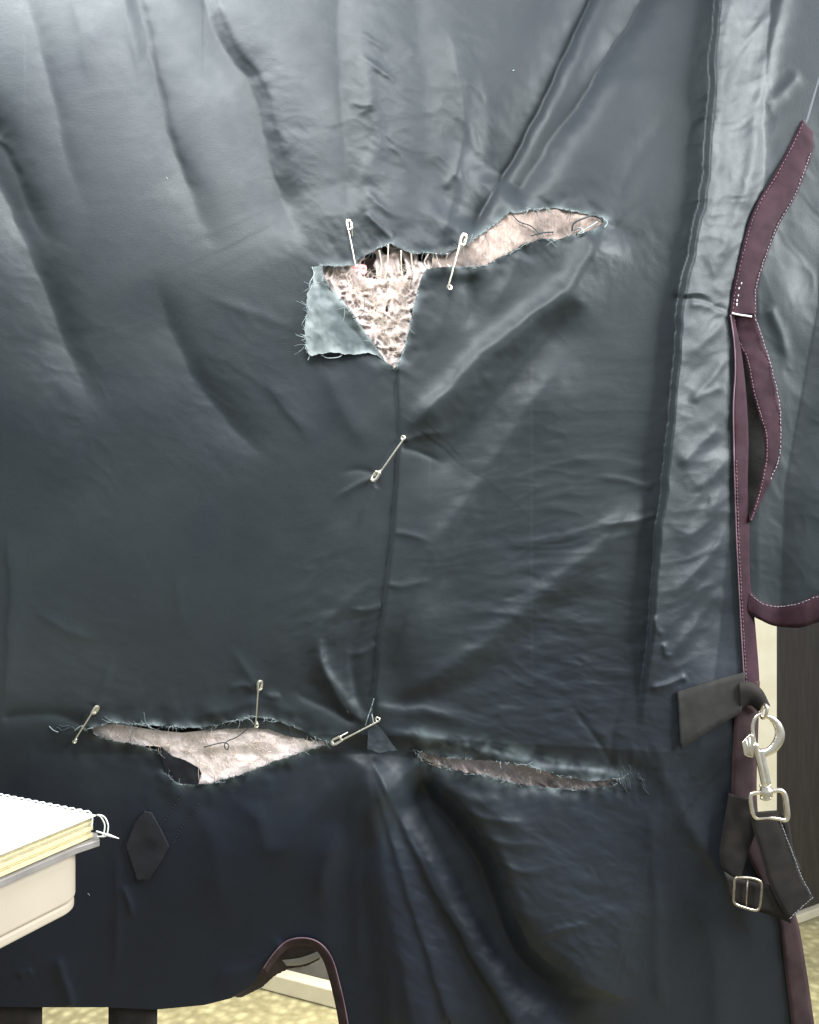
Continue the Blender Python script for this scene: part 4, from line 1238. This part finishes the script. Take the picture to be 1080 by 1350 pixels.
proto = make_pin()
PINS = [((457, 291), (469, 352), 5, 5, 0.15, 'upright brass safety pin with its open cap on top, beside a pink scrap'),
        ((610, 308), (591, 378), 10, 6, 0.45, 'slanting safety pin bridging the thin end of the upper right rip'),
        ((493, 635), (533, 578), 4, 4, 0.6, 'single safety pin across the long vertical slit in the middle'),
        ((127, 931), (97, 978), 4, 4, 0.9, 'leftmost plain safety pin at the end of the lower left rip'),
        ((341, 898), (337, 957), 5, 3, 0.75, 'hook-topped safety pin standing above the pale lower left rip'),
        ((439, 982), (499, 951), 7, 6, 0.15, 'broad safety pin with both arms showing, below the foot of the slit')]
for i, (cap, coil, hc, hk, roll, lab) in enumerate(PINS):
    if i == 0: r_ = proto
    else:
        r_ = proto.copy(); C.objects.link(r_)
        for ch in list(proto.children):
            c_ = ch.copy(); C.objects.link(c_); c_.parent = r_
    place_pin(r_, cap, coil, Hs(*cap) + hc, Hs(*coil) + hk, roll, lab)

# pink scrap caught on the first pin
SCR = rough_poly([(464, 352), (470, 349), (478, 349), (484, 350), (483, 358), (479, 364), (474, 359), (468, 358)], 0.5, 2.5, 12)
sb = Hs(470, 350) + 7.5
sc_ = sheet('cloth_scrap', M_PINK, None, 460, 488, 345, 368, 1.0, lambda x, y: sb + 1.8 * fbm(x, y, 7, 140, 2) + 0.15 * (x - 474), SCR, (), None, solid=0.0006)
tag(sc_, 'tiny pink cloth scrap caught under the tip of an upright safety pin', 'scrap')

# ------------------------------------------------------------------ leg strap with snap hook, hanging at right
LEGH = float(Hs(960, 1060)) + 16
ls = thing('leg_strap', 'black webbing leg strap with slide buckle and shiny trigger clip', 'strap', tuple(P(1000, 1210, LEGH / 1000)))
kk = lambda v: (lambda x, y: LEGH + v + 0 * np.asarray(x, float))
strip('webbing', M_WEB, ls, [(961, 1046), (953, 1095), (949, 1126), (953, 1146), (966, 1158)], [(992, 1056), (996, 1094), (989, 1118), (982, 1140), (976, 1160)], kk(-6), kk(-4), 40, 6, 1.5, 0.5, 41, thick=0.0018, label='back loop of the strap webbing')
strip('webbing', M_WEB, ls, [(954, 1148), (970, 1157), (1013, 1166), (1046, 1178)], [(964, 1188), (976, 1194), (1020, 1207), (1042, 1216)], kk(-3), kk(-3), 30, 6, 0.8, 0.5, 42, thick=0.0018, label='lower run of the strap webbing through the buckle')
strip('webbing', M_WEB, ls, [(1030, 1072), (1034, 1095), (1042, 1120), (1052, 1145)], [(1039, 1076), (1043, 1100), (1047, 1122), (1058, 1150)], kk(-3), kk(-4), 20, 4, 0.4, 0, 43, thick=0.0018)
wb = strip('webbing', M_WEB, ls, [(989, 1072), (993, 1093), (1003, 1124), (1013, 1161), (1026, 1190), (1040, 1213)], [(1028, 1069), (1031, 1085), (1045, 1122), (1057, 1154), (1068, 1176), (1073, 1183)], kk(3), kk(3), 60, 8, 1.2, 0.8, 44, thick=0.0020, label='front strap webbing with diagonally cut end')
stitches('edge_stitching', M_STITCH, wb, [(1029, 1083), (1044, 1122), (1056, 1154), (1071, 1182)], kk(4.0), 4.2, 3.0, 0.5, .5, .2, 45)
stitches('edge_stitching', M_STITCH, wb, [(1072, 1183), (1056, 1197), (1041, 1211)], kk(4.0), 4.2, 3.4, 0.4, .4, .2, 46)
# slide buckle
bo = [(971, 1157), (985, 1157), (999, 1160), (1004, 1166), (1003, 1184), (1001, 1196), (996, 1200), (980, 1196), (969, 1191), (967, 1184), (968, 1168), (968, 1161)]
q = resample(bo + bo[:1], 60)[:-1]
V, F = tube(P(q[:, 0], q[:, 1], (LEGH + 3.5) / 1000 + 0 * q[:, 0]), 1.9 * S, 8, True)
bk = mesh_obj('slide_buckle', V, F, M_BUCKLE, ls, True)
for xx in (984.5,):
    V, F = tube(P([xx + 1, xx, xx - 1], [1159, 1176, 1196], [(LEGH + 2.0) / 1000] * 3), 1.3 * S, 6)
    mesh_obj('buckle_bar', V, F, M_BUCKLE, bk, True)
# snap hook
zH = LEGH + 4


def T(pts, r, n=40, dz=0.0, flat=None, nn=12):
    p = np.asarray(pts, float)
    q = resample(p, n)
    rr = np.interp(np.linspace(0, 1, n), np.linspace(0, 1, len(np.atleast_1d(r))), np.atleast_1d(r)) if np.ndim(r) else np.full(n, r)
    return tube(P(q[:, 0], q[:, 1], (zH + dz) / 1000 + 0 * q[:, 0]), rr * S, nn, False, flat)


mb = MB()
mb.add(*T([(1010, 944), (1017, 947), (1024, 954), (1028, 964), (1027, 975), (1020, 986), (1011, 992), (1004, 996)], [2.2, 4.2, 5.6, 6.4, 6.6, 6.2, 5.4, 4.5], 48, 0, 0.75))
mb.add(*T([(1001, 988), (1003, 1000), (1008, 1018), (1011, 1033)], [6.6, 6.4, 5.8, 5.6], 20, 0, 0.9))
mb.add(*T([(996, 980), (998, 992), (1003, 1014), (1007, 1034)], [3.6, 3.6, 3.4, 3.4], 20, 3.2))
hook = mb.build('snap_hook', M_STEEL, ls, True)
mb = MB()
mb.add(*T([(1004, 941), (998, 944), (993.5, 951), (992, 959), (992.5, 967), (995, 982)], [2.4, 2.6, 2.7, 2.7, 2.7, 2.9], 36, 1.0))
mb.build('bolt', M_STEEL, hook, True)
tr = [(978, 979), (984, 972), (990, 967), (994, 970), (996, 984), (993, 999), (986, 998), (981, 995)]
Va = P([p[0] for p in tr], [p[1] for p in tr], (zH + 4) / 1000); Vb = P([p[0] for p in tr], [p[1] for p in tr], (zH - 3) / 1000)
n8 = len(tr)
F = [tuple(range(n8 - 1, -1, -1)), tuple(range(n8, 2 * n8))] + [(i, (i + 1) % n8, n8 + (i + 1) % n8, n8 + i) for i in range(n8)]
bevel(mesh_obj('trigger', np.vstack([Va, Vb]), F, M_STEEL, hook, False), 0.0009, 3, 30)
for i, (p0, p1) in enumerate((((984, 975), (987, 996)), ((988, 972), (990, 997)))):
    V, F = tube(P([p0[0], p1[0]], [p0[1], p1[1]], [(zH + 4.2) / 1000] * 2), 0.8 * S, 6)
    mesh_obj('trigger_rib', V, F, M_STEEL, hook, True)
# swivel collar and strap loop
mb = MB()
mb.add(*T([(1002, 1036), (1009, 1036.5), (1016, 1035)], [2.0, 2.4, 2.0], 12, 1.5))
mb.add(*T([(1009, 1036), (1010, 1043), (1010.5, 1050)], [6.0, 8.6, 8.0], 14, 0.5, 0.8))
mb.add(*T([(1003, 1052), (1010, 1053.5), (1016, 1052)], [2.0, 2.8, 2.0], 12, 2.0))
mb.build('swivel_collar', M_STEEL, hook, True)
mb = MB()
mb.add(*T([(1012, 1044), (1024, 1042), (1031, 1043), (1035, 1049), (1037, 1062), (1038, 1078), (1032, 1082)], [2.8, 3.0, 3.3, 3.6, 3.7, 3.7, 2.6], 44, 0))
mb.add(*T([(1008, 1045), (997, 1045), (990, 1048), (990, 1060), (993, 1074), (998, 1080)], [2.6, 2.8, 3.0, 3.0, 3.0, 2.2], 40, 0))
mb.add(*T([(996, 1079), (1015, 1078), (1034, 1081)], [2.6, 2.6, 2.6], 16, -1))
mb.build('strap_loop', M_STEEL, hook, True)
# small ring of the rug that the clip bites
q = np.linspace(0, 2 * math.pi, 28, endpoint=False)
V, F = tube(P(1007.5 + 3.6 * np.cos(q) - 1.5 * np.sin(q), 938 + 9 * np.sin(q), (zH + 1.0 + 3.5 * np.cos(q)) / 1000), 2.0 * S, 8, True)
mesh_obj('ring', V, F, M_STEEL, rug, True)

# ------------------------------------------------------------------ notebook on a small table, left
ZT = -0.2165
cF = Q(131, 1074, ZT); cL = Q(-6, 1047, ZT); cN = Q(-6, 1130, ZT)
ue = (cL - cF) / np.linalg.norm(cL - cF); un = (cN - cF) / np.linalg.norm(cN - cF)


def plan(o, a, b): return (o + ue * a + un * b)[:2]


nb_ = thing('notebook', 'thick wire bound notebook of yellowed pages on the cream table', 'notebook', (cF[0], cF[1], ZT - 0.017))
LE, LN = 0.30, 0.22
rr_ = random.Random(3)


def leaf(name, mat, z0, z1, d0, d1, e, parent=nb_, lip=0.0, label=None):
    pts = []
    n = 14
    for i in range(n): pts.append(plan(cF, d0 + (LE - d0) * i / (n - 1) * 1.0, d1 * 1.0 + 0.0008 * rr_.uniform(-1, 1)))
    out = [plan(cF, d0, d1), plan(cF, LE, d1), plan(cF, LE, LN), plan(cF, d0, LN)]
    V, F = prism([tuple(p) for p in out], z0, z1)
    o = mesh_obj(name, V, F, mat, parent, False, label)
    return bevel(o, 0.0003, 1)


zb = ZT - 0.0155
# sections of the page block, each a little out of line
secs = [(0.0000, 0.0030, 0.0012, M_PAGE), (0.0031, 0.0052, 0.0030, M_PAGE), (0.0053, 0.0082, 0.0010, M_PAGE), (0.0083, 0.0100, 0.0034, M_PAGEW), (0.0101, 0.0118, 0.0018, M_PAGE), (0.0119, 0.0136, 0.0036, M_PAGEW), (0.0137, 0.0148, 0.0014, M_PAGEW)]
for z0, z1, ins_, mt in secs:
    leaf('page_section', mt, zb + z0, zb + z1, ins_ + 0.0016, 0.0030, 0)
leaf('front_page', M_PAPER, zb + 0.0149, zb + 0.0157, 0.0010, 0.0015, 0)
# back cover: clear grey sheet, jutting out under the pages with a cut corner
out = [plan(cF, -0.0035, 0.003), plan(cF, 0.008, -0.006), plan(cF, LE, -0.006), plan(cF, LE, LN), plan(cF, 0.001, LN), plan(cF, 0.000, 0.020)]
V, F = prism([tuple(p) for p in out], zb - 0.0055, zb - 0.0008)
bevel(mesh_obj('back_cover', V, F, M_COVER, nb_, False), 0.0006)
# coil along the far edge
mb_c = []
for k in range(34):
    a0 = 0.004 + k * 0.0074
    ph_ = np.linspace(0, 2 * math.pi, 15)[:-1]
    cen = cF + ue * a0 + un * 0.002
    rad_ = 0.0088
    pts = [cen + np.array([0, 0, -0.0075]) + un * (-rad_ * 0.80 * math.sin(t)) + np.array([0, 0, rad_ * math.cos(t)]) + ue * 0.0018 * t / 6 for t in ph_]
    V, F = tube(np.array(pts), 0.00075, 6, True)
    if 0 < k < 30: mesh_obj('coil_ring', V, F, M_WIRE, nb_, True)
# last two rings swing out at the corner; wire end sticks out
for dx_ in (0, 4.5):
    q = resample([(128 + dx_ * .5, 1074), (133 + dx_, 1077), (137.5 + dx_, 1085), (138 + dx_, 1093), (135 + dx_, 1102), (128 + dx_ * .4, 1103)], 30)
    hN = np.full(30, (0.62 * 0 + (D - 0.615)))
    V, F = tube(P(q[:, 0], q[:, 1], hN), 1.0 * S * 0.78, 8)
    mesh_obj('coil_ring', V, F, M_WIRE, nb_, True)
q = resample([(127, 1096), (137, 1099), (146, 1102), (157, 1105.5)], 16)
V, F = tube(P(q[:, 0], q[:, 1], np.full(16, D - 0.612)), np.r_[np.full(8, 1.1), np.linspace(2.0, 0.5, 8)] * S * 0.78, 8)
mesh_obj('wire_end', V, F, M_WIRE, nb_, True)

# table with thick rounded apron
tb = thing('side_table', 'cream rounded corner of a small table under the notebook', 'table', (cF[0] - 0.2, cF[1] - 0.05, FLOOR))
zt = zb - 0.0068
r0 = 0.022
o0 = cF + ue * 0.0055 + un * 0.004


def rounded(o, r, grow=0.0):
    pts = []
    for t in np.linspace(0, 1, 14):
        a_ = t * math.pi / 2
        p = o + ue * (r - r * math.sin(a_)) + un * (r - r * math.cos(a_)) - (ue + un) * grow
        pts.append(tuple(p[:2]))
    pts = pts[::-1]
    return [tuple((o - (ue + un) * grow + ue * 0.0 + un * LN * 1.2)[:2])] + pts + [tuple((o - (ue + un) * grow + ue * LE)[:2]), tuple((o + ue * LE + un * LN * 1.2)[:2])]


V, F = prism(rounded(o0, r0), zt - 0.033, zt)
bevel(mesh_obj('table_top', V, F, M_TABLE, tb, False), 0.002, 3, 60)
V, F = prism(rounded(o0 + (ue + un) * 0.0006, r0), zt - 0.041, zt - 0.0336)
bevel(mesh_obj('edge_band', V, F, M_TABLE, tb, False), 0.002, 3, 60)
for (la, lb) in ((0.17, 0.10), (0.27, 0.10), (0.27, 0.24), (0.17, 0.24)):
    p = o0 + ue * la + un * lb
    V, F = box_pts((p[0] - 0.015, p[1] - 0.015, FLOOR), (p[0] + 0.015, p[1] + 0.015, zt - 0.0415))
    bevel(mesh_obj('leg', V, F, M_TABLE, tb, False), 0.002)
